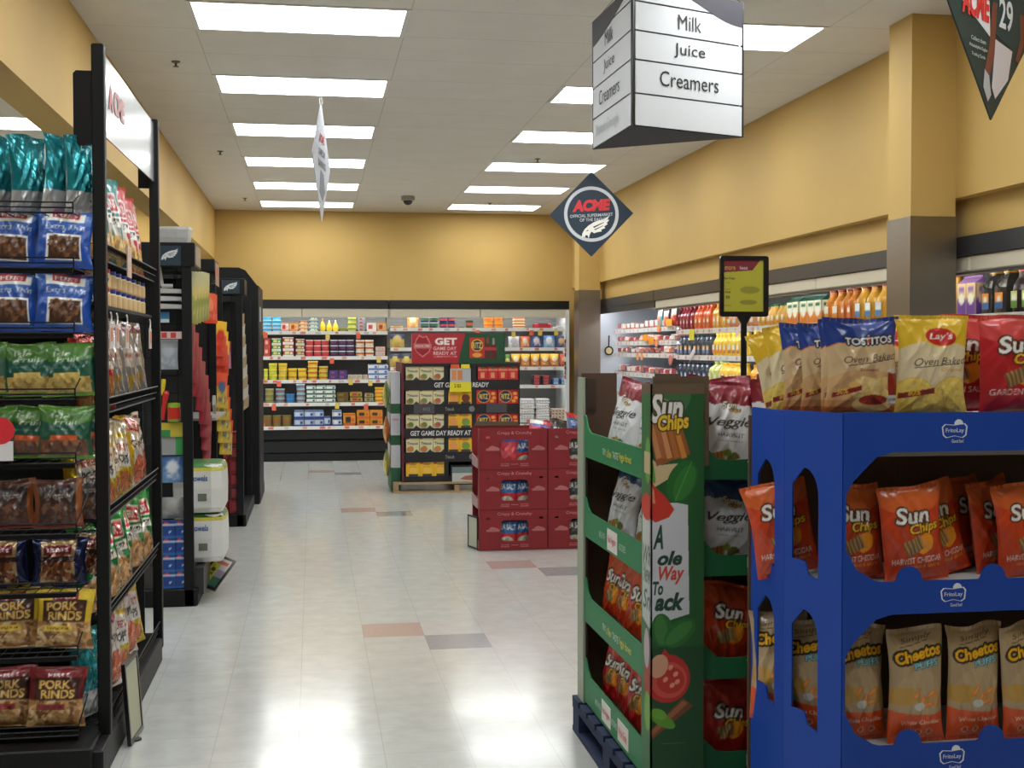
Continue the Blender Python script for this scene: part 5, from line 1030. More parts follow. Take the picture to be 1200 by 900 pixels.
a.rect(.62, .18, .78, .86, (190, 44, 36)).ell(.7, .6, .065, .065, (226, 190, 60)).ell(.7, .6, .055, .055, (30, 40, 80)).text('RITZ', .7, .6, .2, (232, 200, 60), w=.1, bold=.03).ell(.7, .28, .05, .025, (220, 160, 70)).rect(.785, .16, .84, .66, (96, 24, 26)).rect(.80, .66, .825, .88, (130, 60, 50)).rect(.85, .16, .91, .62, (90, 24, 26)).rect(.865, .62, .89, .84, (150, 140, 130)).rect(.785, .44, .91, .54, (180, 50, 60))
MB().sheet((-bw/2, -.012, 0), (bw, 0, 0), (0, 0, bh), a, 220, 70).build('printed_face', K_CARD, t); MB().box(-bw/2, bw/2, -.01, .01, 0, bh, (200, 196, 190)).build('board', K_CARD, t)
t = thing('wooden_pallet', 'pale wooden pallet under the cracker display', 'pallet', (ox, YT, 0)); p = MB(); px0 = xT(461)-ox; px1 = x1-ox+.02
for k in range(6): p.box(px0, px1, -.02+k*.18, .1+k*.18, .088, .109)
p.box(px0, px1, -.02, .07, 0, .018).box(px0, px1, .9, .98, 0, .018); p.build('deck_boards', K_WOOD, t)
for x in (px0, (px0+px1)/2-.04, px1-.07): MB().box(x, x+.05, -.015, .98, .018, .088).build('stringer', K_WOOD, t)
t = thing('side_display', 'narrow white and green stand at left side of cracker display', 'display stand', (x0-.06, 12.7, 0)); p = MB()
for z0, z1, c in ((.02, .25, (30, 90, 56)), (.25, .48, (196, 196, 200)), (.48, .58, (30, 84, 50)), (.58, .80, (190, 190, 196)), (.80, .90, (32, 90, 54)), (.90, 1.22, (196, 196, 202))): p.box(-.045, .05, -.06, .5, z0, z1, c)
p.text('chips', (0, -.061, .74), u, v, .03, (180, 60, 60), w=.06); p.build('printed_body', K_CARD, t)
for k, (z, c1, c2, lb) in enumerate(((.86, (150, 176, 100), (70, 120, 60), 'green snack bag hanging at left of narrow stand, top'), (.50, (226, 130, 60), (180, 70, 40), 'orange snack bag hanging at left of narrow stand, middle'), (.16, (206, 190, 80), (90, 140, 60), 'yellow-green snack bag at left of narrow stand, bottom'))):
    o = small_box(.22, .07, .27, c1, c2, (226, 214, 150), 'bag').build('snack_bag', K_FILM, None, True, (x0-.18, 12.75, z), (0, 0, -PI/2)); tag(o, lb, 'chip bag')

# ------------------------------------------------------------------ red shipper boxes
YR = 8.84; xr0 = 1.177; bw, bh, bd = .498, .292, .42; CR = (132, 28, 36)
def shipper(name, lb, loc, top=False):
    t = thing(name, lb, 'display box', loc, 0, 'red crisp shipper boxes'); th = .005
    W0 = [(bw*.32, bh*.24), (bw*.305, bh*.5), (bw*.32, bh*.70), (bw*.36, bh*.735), (bw*.66, bh*.735), (bw*.70, bh*.71), (bw*.715, bh*.5), (bw*.70, bh*.26), (bw*.66, bh*.22), (bw*.36, bh*.22)]
    slots = [[(bw*c-.014, bh*.76), (bw*c+.014, bh*.76), (bw*c+.014, bh*.81), (bw*c-.014, bh*.81)] for c in (.12, .90)]
    m = MB().plate([(0, 0), (bw-.004, 0), (bw-.004, bh-.003), (0, bh-.003)], (0, 0, 0), u, v, th, CR, [W0]+slots)
    PK = (206, 130, 134)
    for c in (.19, .86):
        m.plate([(-.045, -.012), (-.05, 0), (-.03, .006), (-.02, .018), (0, .024), (.015, .018), (.03, .014), (.05, .002), (.046, -.012)], (bw*c, -.004, bh*.50), u, v, .001, (176, 104, 104))
    m.text('Crispy & Crunchy', (bw*.51, -.003, bh*.885), u, v, .028, PK, w=.25, bold=.008)
    for i, wd in enumerate(('GLUTEN', 'FREE')): m.text(wd, (bw*.37, -.003, bh*(.13-.045*i)), u, v, .009, PK, w=.06)
    for i, wd in enumerate(('WHOLE', 'GRAIN')): m.text(wd, (bw*.65, -.003, bh*(.13-.045*i)), u, v, .009, PK, w=.06)
    m.text('-----', (bw*.51, -.003, bh*.12), u, v, .004, PK, w=.05); m.build('front_panel', K_CARD, t)
    m = MB().plate([(0, 0), (bd, 0), (bd, bh-.003), (bd-.07, bh-.003), (bd-.1, .09), (.05, .07), (.03, .10), (0, .12)], (0, bd, 0), (0, -1, 0), v, th, CR)
    m.build('side_panel', K_CARD, t)
    MB().plate([(0, 0), (bd-.1, 0), (bd-.1, .065), (0, .085)], (-.006, bd-.05, .004), (0, -1, 0), v, th, (176, 140, 144)).build('side_lip', K_CARD, t)
    MB().box(bw-.009, bw-.004, 0, bd, 0, bh-.003, CR).box(0, bw-.004, bd-.005, bd, 0, bh-.003, CR).box(0, bw-.004, 0, bd, 0, .005, (110, 80, 66)).build('shell', K_CARD, t)
    if top: MB().plate([(.01, 0), (bw*.7, 0), (bw*.7, .03), (.03, .035)], (0, bd-.01, bh-.004), u, v, .004, (130, 100, 76)).build('open_flap', K_TRAY, t)
    return t
pb = {}
def a_pop(c, c2, tx): 
    a = Art(.17, .24, c, .003); a.rect(0, .42, 1, .80, c2).text(tx, .5, .62, .17, WH, w=.8, bold=.02).ell(.5, .22, .3, .16, (206, 200, 180)).speck(.3, .12, .7, .3, [(230, 224, 206), (180, 170, 150)], 20, .06, 2); return a
PBM = [bag_mesh('popped_chip_bag', .17, .24, .09, a_pop((190, 34, 44), (40, 90, 150), 'SEA SALT'), 41, (36, 50), wr=1.3), bag_mesh('popped_chip_bag', .17, .24, .09, Art(.17, .24, (206, 70, 80), .003).rect(0, .85, .6, 1, WH).ell(.5, .8, .5, .08, (110, 110, 190)), 42, (36, 50), wr=1.4), bag_mesh('popped_chip_bag', .17, .24, .09, a_pop((40, 40, 40), (60, 60, 62), 'SEA SALT'), 43, (36, 50), wr=1.3)]
for c in range(2):
    for r in range(3):
        bx, bz = xr0+c*.502, .004+r*bh
        shipper('shipper_box', f'red cardboard crisp shipper, {["bottom", "middle", "top"][r]} of {["left stack", "stack behind green display"][c]}', (bx, YR, bz), r == 2)
        for j, (dx, k, dy) in enumerate(((.20, 1 if (r == 2 and c == 0) else (2 if c else 0), .055), (.335, 2 if c else 0, .085))):
            bagobj(PBM[k], f'{["blue and red", "pink-red", "black"][k]} popped crisp bag, {["left", "right"][j]} in {["bottom", "middle", "top"][r]} red box, {["left stack", "right stack"][c]}', 'chip bag', bx+dx, YR+dy, bz+.012, [-.1, .05][j], .05, [.05, -.1][j], 'crisp bags inside the red shippers')
        if c == 0: bagobj(PBM[0], f'crisp bag at open left side of {["bottom", "middle", "top"][r]} red box', 'chip bag', bx+.07, YR+.21, bz+.01, -PI/2, .1, .2, 'crisp bags inside the red shippers')
for j, (x, y, k) in enumerate(((1.62, 9.0, 1), (1.80, 9.05, 2), (1.92, 9.0, 0), (2.05, 9.02, 0))):
    bagobj(PBM[k], f'crisp bag poking above the red boxes, {nth(j, 4)}', 'chip bag', x, y, .70+.05*(j == 2)+.06*(j == 3), .4*j, .3, .2, 'crisp bags poking above the red boxes')
t = thing('sign_holder', 'small black framed sign leaning on bottom red box', 'sign', (xr0-.03, YR+.14, 0), math.radians(-74))
MB().plate([(-.09, 0), (.09, 0), (.09, .24), (-.09, .24)], (0, 0, 0), u, v, .012, (20, 20, 22), [[(-.078, .014), (.078, .014), (.078, .228), (-.078, .228)]]).build('frame', K_PLAS, t); MB().box(-.08, .08, -.002, .004, .012, .23, (190, 190, 170)).build('card', K_CARD, t)

# ------------------------------------------------------------------ left snack rack
XF = -.745; Y1, Y2 = 4.5, 6.02
t = thing('snack_rack', 'black wire snack rack nearest the camera on the left', 'shelving', (XF, Y1, 0)); RO = (-XF, -Y1, 0)
def RP(mb, nm, m=K_BLACK): return mb.build(nm, m, t, loc=RO)
for y, zt_ in ((Y1, 2.503), (Y2, 2.52)):
    RP(MB().box(XF-.0, XF+.042, y-.02, y+.025, .05, zt_, (20, 20, 22), .004), 'post')
RP(MB().box(XF-1.3, XF-1.26, Y1-.02, Y1+.02, 0, 2.3, bev=.004), 'post')
RP(MB().box(-2.1, XF+.012, Y1-.22, Y1+.28, 0, .125, bev=.006).box(-1.3, XF+.045, Y1-.20, Y2-.06, 0, .11, bev=.006), 'base')
RP(MB().box(-2.1, XF-.04, Y1+.26, Y1+.28, .1, 2.1), 'back_panel', K_DARK); RP(MB().box(-1.22, -1.2, Y1+.28, Y2, .1, 2.1), 'back_panel', K_DARK)
RP(MB().box(-1.2, XF-.04, Y2-.005, Y2+.005, .1, 1.2), 'end_panel', K_DARK)
def wires(x0_, x1_, y0_, y1_, z, lipx, liph, step=.024):
    m = MB(); r = .0022
    m.tube([(x0_, y0_, z), (x1_, y0_, z), (x1_, y1_, z), (x0_, y1_, z)], .0035, n=5, closed=True)
    if lipx == 'y':
        for k in range(int((x1_-x0_)/step)): m.tube([(x0_+k*step, y1_, z), (x0_+k*step, y0_, z), ], r, n=4)
        for hh in (liph*.5, liph): m.tube([(x0_, y0_, z+hh), (x1_, y0_, z+hh)], r*1.2, n=4)
        for k in range(int((x1_-x0_)/.3)+1): m.tube([(x1_-k*.3, y0_, z), (x1_-k*.3, y0_, z+liph)], r*1.2, n=4)
        m.tube([(x1_, y0_, z+liph), (x1_, y1_, z+.16)], r*1.2, n=4)
    else:
        for k in range(int((y1_-y0_)/step)+1): y = y0_+k*step; m.tube([(x0_, y, z), (x1_, y, z), (x1_+.012, y, z+liph)], r, n=4)
        m.tube([(x1_+.012, y0_, z+liph), (x1_+.012, y1_, z+liph)], r*1.6, n=4); m.tube([(x1_+.007, y0_, z+liph*.5), (x1_+.007, y1_, z+liph*.5)], r, n=4)
    return m
NZ = (1.922, 1.715, 1.497, 1.268, 1.045, .815, .600, .365, .115)
zn = [U(60, py, y=Y1-.07)[2] for py in (250, 314, 389, 466, 540, 622, 690, 764, 856)]
for z in zn: RP(wires(-2.05, XF-.045, Y1-.13, Y1+.25, z-.004, 'y', .035, .04), 'wire_shelf')
for z in zn[1:]: RP(MB().box(-2.05, XF-.05, Y1-.12, Y1-.108, z-.022, z-.006), 'shelf_rail')
SZ = (1.765, 1.61, 1.225, .845, .495, .125)
for z in SZ[:1]+SZ[2:]: RP(wires(-1.18, XF+.02, Y1+.05, Y2-.04, z, 'x', .055, .02), 'wire_basket')
RP(MB().box(-1.18, XF+.01, Y1+.05, Y2-.04, SZ[1]-.012, SZ[1]), 'flat_shelf', K_DARK)
g = MB()
for k in range(40): g.tube([(XF-.01, Y1, .14+k*.048), (XF-.01, Y1+.27, .14+k*.048)], .0022, n=4)
for k in range(4): g.tube([(XF-.01, Y1+.05+k*.07, .12), (XF-.01, Y1+.05+k*.07, 2.1)], .0022, n=4)
RP(g, 'side_grid')
RP(MB().plate([(0, 0), (.06, .01), (.06, .26), (0, .26), (-.01, .25), (-.01, .01)], (XF-.052, Y1-.005, 2.15), (1, 0, 0), (0, 0, 1), .01, (20, 20, 22)), 'sign_bracket')
RP(MB().plate([(0, 0), (.06, 0), (.06, .1), (0, .1)], (XF-.05, Y2-.005, 2.20), (1, 0, 0), (0, 0, 1), .01, (20, 20, 22)), 'sign_bracket')
K_SIGN = mat('sign_acrylic', (176, 176, 178), rough=.25, metal=.35, coat=.3)
sg = thing('header_sign', 'shiny silver sign panel bolted between the tall rack posts', 'sign', (XF+.02, (Y1+Y2)/2, 2.2))
sy0, sy1 = Y1+.03-(Y1+Y2)/2, Y2-.0-(Y1+Y2)/2
MB().plate([(sy0, .005), (sy1, .03), (sy1, .30), (sy0, .295)], (0, 0, 0), (0, 1, 0), (0, 0, 1), .006, (190, 190, 190)).build('panel', K_SIGN, sg)
a = MB(); a.text('A', (.0035, sy0+.22, .17), (0, 1, 0), (0, 0, 1), .1, (206, 120, 120), w=.1, bold=.05).text('CME', (.0035, sy0+.42, .17), (0, 1, 0), (0, 0, 1), .09, (200, 150, 150), w=.26, bold=.05); a.build('faded_lettering', K_MATT, sg)

S = dict(nm='snack_bag')
def mk(art, w, h, tt, seeds, foil=False, back=(150, 150, 150), n=(44, 52), wr=1.3): return [bag_mesh('snack_bag', w, h, tt, art, s, n, K_FOIL if foil else K_FILM, back, wr) for s in seeds]
BLU = mk(a_herr((30, 78, 168), (60, 120, 200), 'Extra Thin', None, ((70, 40, 26), (110, 70, 44), (140, 96, 60))), .195, .20, .08, (51, 52), back=(30, 70, 150))
GY_ = mk(a_isle(((190, 160, 90), (206, 180, 100), (150, 120, 60))), .185, .185, .08, (53, 54), back=(60, 110, 60)); GB_ = mk(a_isle(((120, 76, 56), (150, 104, 80), (90, 60, 46))), .185, .185, .08, (55, 56), back=(40, 90, 60))
BRN = mk(a_brown(), .17, .17, .08, (57, 58), back=(90, 50, 36)); NVY = mk(a_navy(), .19, .165, .08, (59, 60), True, back=(24, 34, 80))
PKY = mk(a_pork((222, 186, 50), (236, 206, 80)), .195, .205, .08, (61, 62), back=(200, 170, 60)); PKR = mk(a_pork((104, 26, 32), (150, 50, 50)), .195, .205, .08, (63, 64), back=(120, 40, 40))
TEA = mk(Art(.2, .27, (24, 130, 140), .003).rect(0, 0, 1, .3, (190, 192, 194)).ell(.5, .7, .35, .2, (40, 160, 170)), .2, .27, .09, (65, 66), True, back=(190, 192, 196), wr=1.8)
WOR = mk(Art(.2, .2, (206, 204, 200), .003).ell(.5, .7, .4, .2, (226, 130, 60)).speck(.1, .1, .9, .9, [(226, 140, 70), (214, 210, 206), (230, 228, 226)], 14, .1, 3), .21, .21, .09, (67,), back=(210, 208, 206), wr=1.8)
def px2x(px, y): return U(px, 400, y=y)[0]
ry = Y1-.03; names = ['blue extra thin pretzel bag', 'green dried fruit chip bag with yellow window', 'green dried fruit chip bag with brown window', 'brown pretzel bag', 'navy pretzel bag', 'yellow pork rinds bag', 'maroon pork rinds bag']
def row(MS, z, xs, nm, rn, h=None, jit=.06):
    R = random.Random(int(z*100)); 
    for j, px in enumerate(xs):
        bagobj(MS[j % len(MS)], f'{nm}, {nth(j, len(xs), "nearest post", "beyond left edge", "from the post")}, {rn}', 'snack bag', px2x(px, ry), ry+R.uniform(-.01, .02)+(.03 if j % 2 else 0), z+.002, R.uniform(-.12, .12)+.05, R.uniform(.05, .15), R.uniform(-jit, jit), f'{nm}s in near rack')
row(BLU, zn[1], (75, 8, -60), names[0], 'upper blue shelf'); row(BLU, zn[2], (74, 10, -58), names[0], 'lower blue shelf', jit=.12)
row(GY_, zn[3], (80, 33, -22), names[1], 'shelf under blue bags'); row(GB_, zn[4], (75, 30, -18, -70), names[2], 'fifth shelf down')
row(BRN, zn[5], (66, 8, -50), names[3], 'shelf above navy bags'); row(NVY, zn[6], (66, -4, -70), names[4], 'shelf above yellow pork rinds'); row(PKY, zn[7], (70, 8, -58), names[5], 'yellow pork rinds shelf'); row(PKR, zn[8], (60, 0, -60), names[6], 'lowest shelf')
# second rank showing at the right ends
for k, (MS, zi, px, rz, lb) in enumerate(((GY_, 3, 99, .5, 'green bag turned sideways behind yellow-window bags'), (GB_, 4, 98, .4, 'green bag turned sideways behind brown-window bags'), (BRN, 5, 96, .5, 'brown bag turned sideways next to the post'), (BLU, 2, 96, .4, 'blue bag corner tucked behind the others near post'), (NVY, 6, 98, .5, 'navy foil bag turned sideways near the post'), (PKY, 7, 28, .1, 'yellow pork rinds bag in the gap behind the front two'))):
    bagobj(MS[1 % len(MS)], lb, 'snack bag', px2x(px, Y1+.1), Y1+.12, zn[zi]+.004, rz, .05, .05, None, .85)
for j, (px, rz) in enumerate(((2, .9), (38, 1.0), (74, .9), (98, 1.1))):
    bagobj(TEA[j % 2], f'teal foil bag with silver back, {nth(j, 4, "leftmost", "nearest the post")}, top of near rack', 'snack bag', px2x(px, Y1+.03), Y1+.02, zn[0]+.002, rz, .0, [.1, -.05, .08, .0][j], 'teal foil bags on top of near rack', .85)
for j, px in enumerate((-10, 25, 60, 88)):
    bagobj(WOR[0], f'white and orange foil bag behind the teal bags, {nth(j, 4)}', 'snack bag', px2x(px, Y1+.16), Y1+.17, zn[0]+.05, .2*j, .25, .3*(-1)**j, 'white foil bags on top of near rack')
# aisle side
TE = mk(a_side((20, 96, 96), (80, 190, 196), (214, 170, 96)), .23, .31, .10, (71, 72), False, back=(40, 150, 156), wr=1.6); RE = mk(a_side((190, 30, 40), (226, 90, 90), (220, 170, 90)), .23, .31, .10, (73, 74), False, back=(200, 50, 50), wr=1.6)
GR = mk(a_side((20, 130, 60), (90, 206, 120), (214, 160, 100)), .22, .29, .10, (75, 76), True, back=(20, 140, 70), wr=1.8)
GD = mk(Art(.2, .28, (206, 176, 30), .002).rect(.2, .35, .9, .75, WH).text("HERR'S", .52, .62, .1, (180, 40, 50), w=.6, bold=.02).text('POPS', .52, .46, .12, BK, w=.5, bold=.02).ell(.5, .16, .4, .2, (206, 120, 70)).rect(0, .8, 1, 1, (196, 190, 170)), .21, .28, .1, (77, 78), True, back=(210, 180, 40), wr=1.8)
GW = mk(Art(.2, .28, (222, 214, 206), .002).rect(0, 0, .4, 1, (206, 170, 40)).rect(.3, .78, .9, .95, (186, 50, 70)).text("HERR'S", .6, .86, .08, WH, w=.5).text('CHIPS', .62, .6, .1, BK, w=.5, bold=.02).ell(.7, .25, .3, .3, (206, 110, 80)), .21, .28, .1, (79, 80), True, back=(210, 180, 60), wr=1.6)
CLR = mk(Art(.24, .29, (150, 148, 148), .002).rect(.0, .86, 1, .96, (110, 50, 60)).rect(.0, 0, .04, 1, (120, 60, 70)).rect(.5, .4, .85, .65, (206, 200, 200)).text("HERR'S", .67, .54, .06, (150, 40, 60), w=.3).poly([(.5, .3), (.68, .06), (.85, .3)], (186, 150, 70)), .23, .29, .07, (81, 82), True, back=(170, 170, 172), wr=1.8)
RO2 = mk(Art(.2, .26, (200, 44, 40), .002).rect(.2, .5, .9, .8, WH).text("HERR'S", .55, .65, .1, BK, w=.5, bold=.02).ell(.5, .2, .5, .3, (190, 130, 70)), .2, .26, .09, (83,), True, back=(190, 50, 44), wr=1.6)
xs = XF-.03; RZ_ = PI/2-.12
def side(MS, z, ys, nm, rn, lean=.12, jr=.1, dx=0.):
    R = random.Random(int(z*77)+len(ys))
    for j, y in enumerate(ys): bagobj(MS[j % len(MS)], f'{nm} facing the aisle, {nth(j, len(ys), "nearest", "farthest", "from the camera")}, {rn}', 'snack bag', xs+dx-R.uniform(0, .03), y, z+.006, RZ_-.25+R.uniform(-.12, .12), lean, R.uniform(-jr, jr), f'{nm}s on aisle side of near rack', (1.15, 1, 1.12))
side(TE, SZ[0], (4.70, 4.90, 5.06), 'teal crisp bag', 'top basket'); side(RE, SZ[0], (5.26, 5.45, 5.62, 5.82), 'red crisp bag', 'top basket')
side(RO2, SZ[2], (4.66, 4.86), 'red and white bag', 'third basket'); side(CLR, SZ[2]+.02, (5.12, 5.38, 5.72), 'clear plastic crisp bag', 'third basket', dx=-.0)
side(GD, SZ[3], (4.66, 4.88, 5.12, 5.36), 'yellow crisp bag', 'fourth basket'); side(GW, SZ[3], (5.58, 5.80), 'white and yellow bag', 'fourth basket')
side(GR, SZ[4], (4.66, 4.88, 5.12, 5.36, 5.60, 5.82), 'green crisp bag', 'fifth basket')
side(TEA, SZ[5]+.02, (4.60, 4.74), 'teal foil bag', 'lowest basket'); side(GW, SZ[5]+.02, (4.92, 5.42), 'white and gold bag', 'lowest basket'); side(GD, SZ[5]+.02, (5.16, 5.62), 'gold crisp bag', 'lowest basket')
for r in range(2):
    for j in range(9):
        y = 4.72+j*.14; R = random.Random(j); lid = [(196, 50, 50), (196, 60, 50), (40, 60, 150), (40, 60, 150), (30, 50, 130), (30, 50, 130), (34, 50, 130), (60, 60, 70), (34, 50, 130)][j]
        o = MB().lathe([(.03, 0, (206, 170, 120)), (.034, .006, (222, 190, 140)), (.034, .05, (232, 214, 176)), (.03, .056, lid), (.032, .056, lid), (.032, .07, lid)], 14).build('peanut_jar', K_PLAS, None, False, (XF-.035, y, SZ[1]+.0005+r*.0705)); tag(o, f'small peanut jar with {"red" if j < 2 else "blue" if j != 7 else "grey"} lid, {nth(j, 9, "nearest", "farthest", "from the camera")}, {["lower", "upper"][r]} tier', 'jar', 'jars on the aisle side of near rack')
for j, y in enumerate((4.66, 4.80, 5.05, 5.75)):
    t2 = thing('hang_tag', f'small hanging price tag on white hook below jars, {nth(j, 4, "nearest", "farthest", "from the camera")}', 'price tag', (XF+.03, y, 1.50), 0, 'hanging tags below the jars')
    MB().box(-.002, .002, -.035, .035, -.045, .045, (206, 196, 190)).box(-.0025, .0025, -.02, .02, -.02, .03, (206, 110, 80)).build('card', K_CARD, t2); MB().tube([(0, 0, .045), (0, .012, .06), (0, .012, .075), (0, -.006, .085)], .003, WH).build('hook', K_PLAS, t2)
tag(MB().box(-.002, .002, -.05, .05, -.06, .06, (204, 176, 160)).build('price_tag', K_CARD, None, loc=(XF+.045, 5.02, 1.79)), 'blank tan tag clipped on top basket wire', 'price tag')
t2 = thing('red_shelf_sign', 'red and white shelf talker cut by left picture edge', 'shelf sign', (px2x(-2, Y1-.16), Y1-.15, U(0, 505, y=Y1-.15)[2])); MB().lathe([(.045, -.003, (210, 40, 50)), (.045, .003, (210, 40, 50))], 18).build('disc', K_CARD, t2, rot=(PI/2, 0, 0)); MB().box(-.04, .04, -.002, .002, -.10, -.035, (214, 210, 210)).build('card', K_CARD, t2)
# leaning framed sign by the base
p0 = U(160, 868, z=0); t2 = thing('sign_holder', 'black framed sign hanging against base of near rack', 'sign', (XF+.085, 4.78, .005), math.radians(86)); t2.rotation_euler = (math.radians(-4), 0, math.radians(86))
MB().plate([(-.11, 0), (.11, 0), (.11, .30), (-.11, .30)], (0, 0, 0), u, v, .014, (20, 20, 22), [[(-.095, .016), (.095, .016), (.095, .284), (-.095, .284)]]).build('frame', K_PLAS, t2); MB().box(-.096, .096, -.003, .004, .014, .286, (176, 176, 150)).build('card', K_CARD, t2)
MB().lathe([(.025, -.02, (20, 20, 22)), (.025, .0, (20, 20, 22))], 10, 0, 1, 1, (-.02, 0, 0)).build('foot', K_PLAS, t2)

# ------------------------------------------------------------------ household racks further along
def rack(lb, x0_, x1_, y0_, y1_, zt_, hdr, nm='household_rack', panel=False):
    t = thing(nm, lb, 'shelving', (x1_, y0_, 0)); o = (-x1_, -y0_, 0); f = lambda mb, n_, m=K_BLACK: mb.build(n_, m, t, loc=o)
    f(MB().box(x1_-.055, x1_, y0_, y0_+.04, 0, zt_, bev=.004), 'post'); f(MB().box(x1_-.055, x1_, y1_-.04, y1_, 0, zt_, bev=.004), 'post')
    f(MB().box(x0_, x1_+.02, y0_, y1_, 0, .10, bev=.006), 'base'); f(MB().box(x1_-.42, x1_-.40, y0_+.3, y1_, .1, zt_-.05), 'back_panel', K_DARK); f(MB().box(x0_, x1_-.06, y0_+.30, y0_+.31, .1, zt_-.05), 'back_panel', K_DARK); f(MB().box(x1_-.4, x1_-.05, y1_-.02, y1_-.01, .1, zt_-.1), 'end_panel', K_DARK)
    f(MB().box(x0_, x1_+.02, y0_-.01, y0_+.38, zt_, zt_+hdr, bev=.004), 'header')
    g = MB()
    for k in range(int((zt_-.3)/.1)): g.tube([(x0_, y0_+.20, .2+k*.1), (x1_-.06, y0_+.20, .2+k*.1)], .003, n=4)
    for k in range(6): g.tube([(x1_-.1-k*.09, y0_+.20, .1), (x1_-.1-k*.09, y0_+.20, zt_)], .003, n=4)
    f(g, 'wire_grid'); return t
r2 = rack('black household rack with paper towels behind the near snack rack', -1.6, -.669, 7.2, 9.02, 1.915, .135)
m = MB().box(-.17, -.055, -.016, -.011, 1.92, 2.03, (26, 50, 66)); eagle(m, (-.115, -.017, 1.978), u, v, .046, (206, 210, 212)); m.box(.0205, .0225, .03, .34, 1.93, 2.04, (150, 130, 104)); m.build('team_sticker', K_CARD, r2)
MB().box(-.4, .0, .04, 1.78, .10, .22, (60, 58, 58)).box(.0, .05, .05, 1.75, .06, .21, (50, 48, 48)).build('bottom_shelf', K_PLAS, r2); MB().box(-.4, .06, .9, 1.75, 1.0, 1.015, (150, 146, 140)).build('upper_shelf', K_PLAS, r2)
def at7(px, py, y=7.3): return U(px, py, y=y)
def place(mb, nm, lb, cat, px, py, y, m=K_PLAS, smooth=False, rot=(0, 0, 0), grp=None):
    x, yy, z = U(px, py, y=y); return tag(mb.build(nm, m, None, smooth, (x, yy, z), rot), lb, cat, grp)
for k in range(3):
    place(MB().plate([(-.075, 0), (.075, 0), (.085, .022), (-.085, .03)], (0, 0, 0), u, v, .12, (186, 184, 182)).box(-.07, .07, -.04, .04, .0, .004, (160, 160, 158)), 'plastic_tray', f'white plastic tray on household rack, {["bottom", "middle", "top"][k]} of stack', 'tray', 197, 362-9*k, 7.3, grp='white trays on household rack')
place(MB().tube([(-.03, 0, 0), (-.045, 0, .10), (-.01, 0, .17), (.0, 0, .2)], .014, (200, 198, 196)).tube([(-.03, 0, .0), (.03, 0, .0)], .012, (200, 198, 196)), 'plastic_hook', 'white curved plastic handle above the white trays', 'household item', 196, 335, 7.3)
place(MB().box(-.03, .03, -.01, .01, 0, .06, (60, 130, 176)).box(-.03, .03, -.011, .011, 0, .02, (200, 210, 214)), 'blister_pack', 'small blue blister pack below the white trays', 'household item', 192, 378, 7.3, K_CARD)
place(MB().box(-.07, .07, -.004, .0, 0, .04, (206, 180, 176)).box(-.05, -.02, -.005, .0, .005, .035, (196, 60, 50)).box(.0, .03, -.005, .0, .005, .035, (196, 60, 50)), 'price_strip', 'red and white price strip on household rack', 'price tag', 200, 397, 7.22, K_CARD)
place(small_box(.11, .03, .17, (150, 158, 166), (160, 166, 172), (176, 182, 188), 'bag'), 'cotton_pack', 'pale silver plastic pack hanging on household rack', 'household item', 197, 433, 7.26, K_FILM, True)
place(MB().lathe([(.008, 0, (222, 200, 40)), (.014, .06, (222, 200, 40)), (.012, .09, (222, 200, 40))], 10), 'spoon_handle', 'yellow kitchen tool handle on household rack', 'kitchen tool', 190, 463, 7.25, rot=(0, .1, 0))
place(MB().lathe([(.012, 0, (196, 44, 40)), (.013, .09, (196, 44, 40)), (.018, .15, (206, 50, 44)), (.01, .165, (206, 50, 44))], 10), 'spoon_handle', 'red kitchen tool handle beside the green jar', 'kitchen tool', 190, 492, 7.24, rot=(0, .15, 0))
place(MB().lathe([(.034, 0, (130, 160, 50)), (.036, .015, (190, 50, 40)), (.036, .08, (190, 50, 40)), (.036, .08, (140, 176, 50)), (.034, .105, (140, 176, 50))], 16), 'cup', 'red cup with lime green rims on household rack', 'cup', 204, 494, 7.24)
place(MB().box(-.06, .06, -.01, .01, 0, .08, (196, 176, 60)).box(-.06, -.01, -.012, .0, 0, .04, (50, 130, 70)), 'sponge_pack', 'yellow and green sponge pack under the red cup', 'household item', 202, 512, 7.26, K_CARD)
place(MB().box(-.06, .02, -.01, .01, 0, .12, (150, 152, 150)).box(.02, .06, -.011, .01, 0, .12, (60, 150, 80)), 'cloth_pack', 'grey and green cloth pack under the sponge pack', 'household item', 202, 533, 7.27, K_CARD)
place(small_box(.12, .05, .15, (90, 130, 180), (60, 100, 160), (206, 210, 216), 'bag'), 'wipes_pack', 'light blue plastic pack above the blue boxes', 'household item', 202, 566, 7.26, K_FILM, True)
place(small_box(.12, .05, .12, (120, 122, 120), (130, 132, 128), (150, 150, 146), 'bag'), 'grey_pack', 'grey plastic pack between blue pack and blue boxes', 'household item', 202, 608, 7.26, K_FILM, True)
for c in range(2):
    for r in range(4):
        a = Art(.07, .095, (24, 62, 130), .004).rect(0, .72, 1, .82, (200, 206, 216)).ell(.35, .88, .2, .1, (200, 60, 60)).poly([(.5, .2), (.8, .45), (.55, .4)], (190, 206, 226)).rect(0, 0, 1, .12, (40, 100, 170))
        o = MB().box(-.036, .036, .001, .06, 0, .095, (22, 56, 120)).sheet((-.036, 0, 0), (.072, 0, 0), (0, 0, .095), a, 12, 16).build('tea_box', K_CARD, None, False, (px2x(195+15*c, 7.22), 7.22+.008*c, .102+r*.0955)); tag(o, f'small blue box, {["left", "right"][c]} column, {["bottom", "second", "third", "top"][r]} of stack, on household rack base', 'box', 'blue boxes on the household rack')
place(small_box(.2, .2, .09, (206, 206, 204), (196, 196, 196), (214, 214, 210), 'tub'), 'foam_pack', 'white plastic-wrapped pack on top of household rack header', 'household item', 202, 283.5, 7.3, K_PLAS)
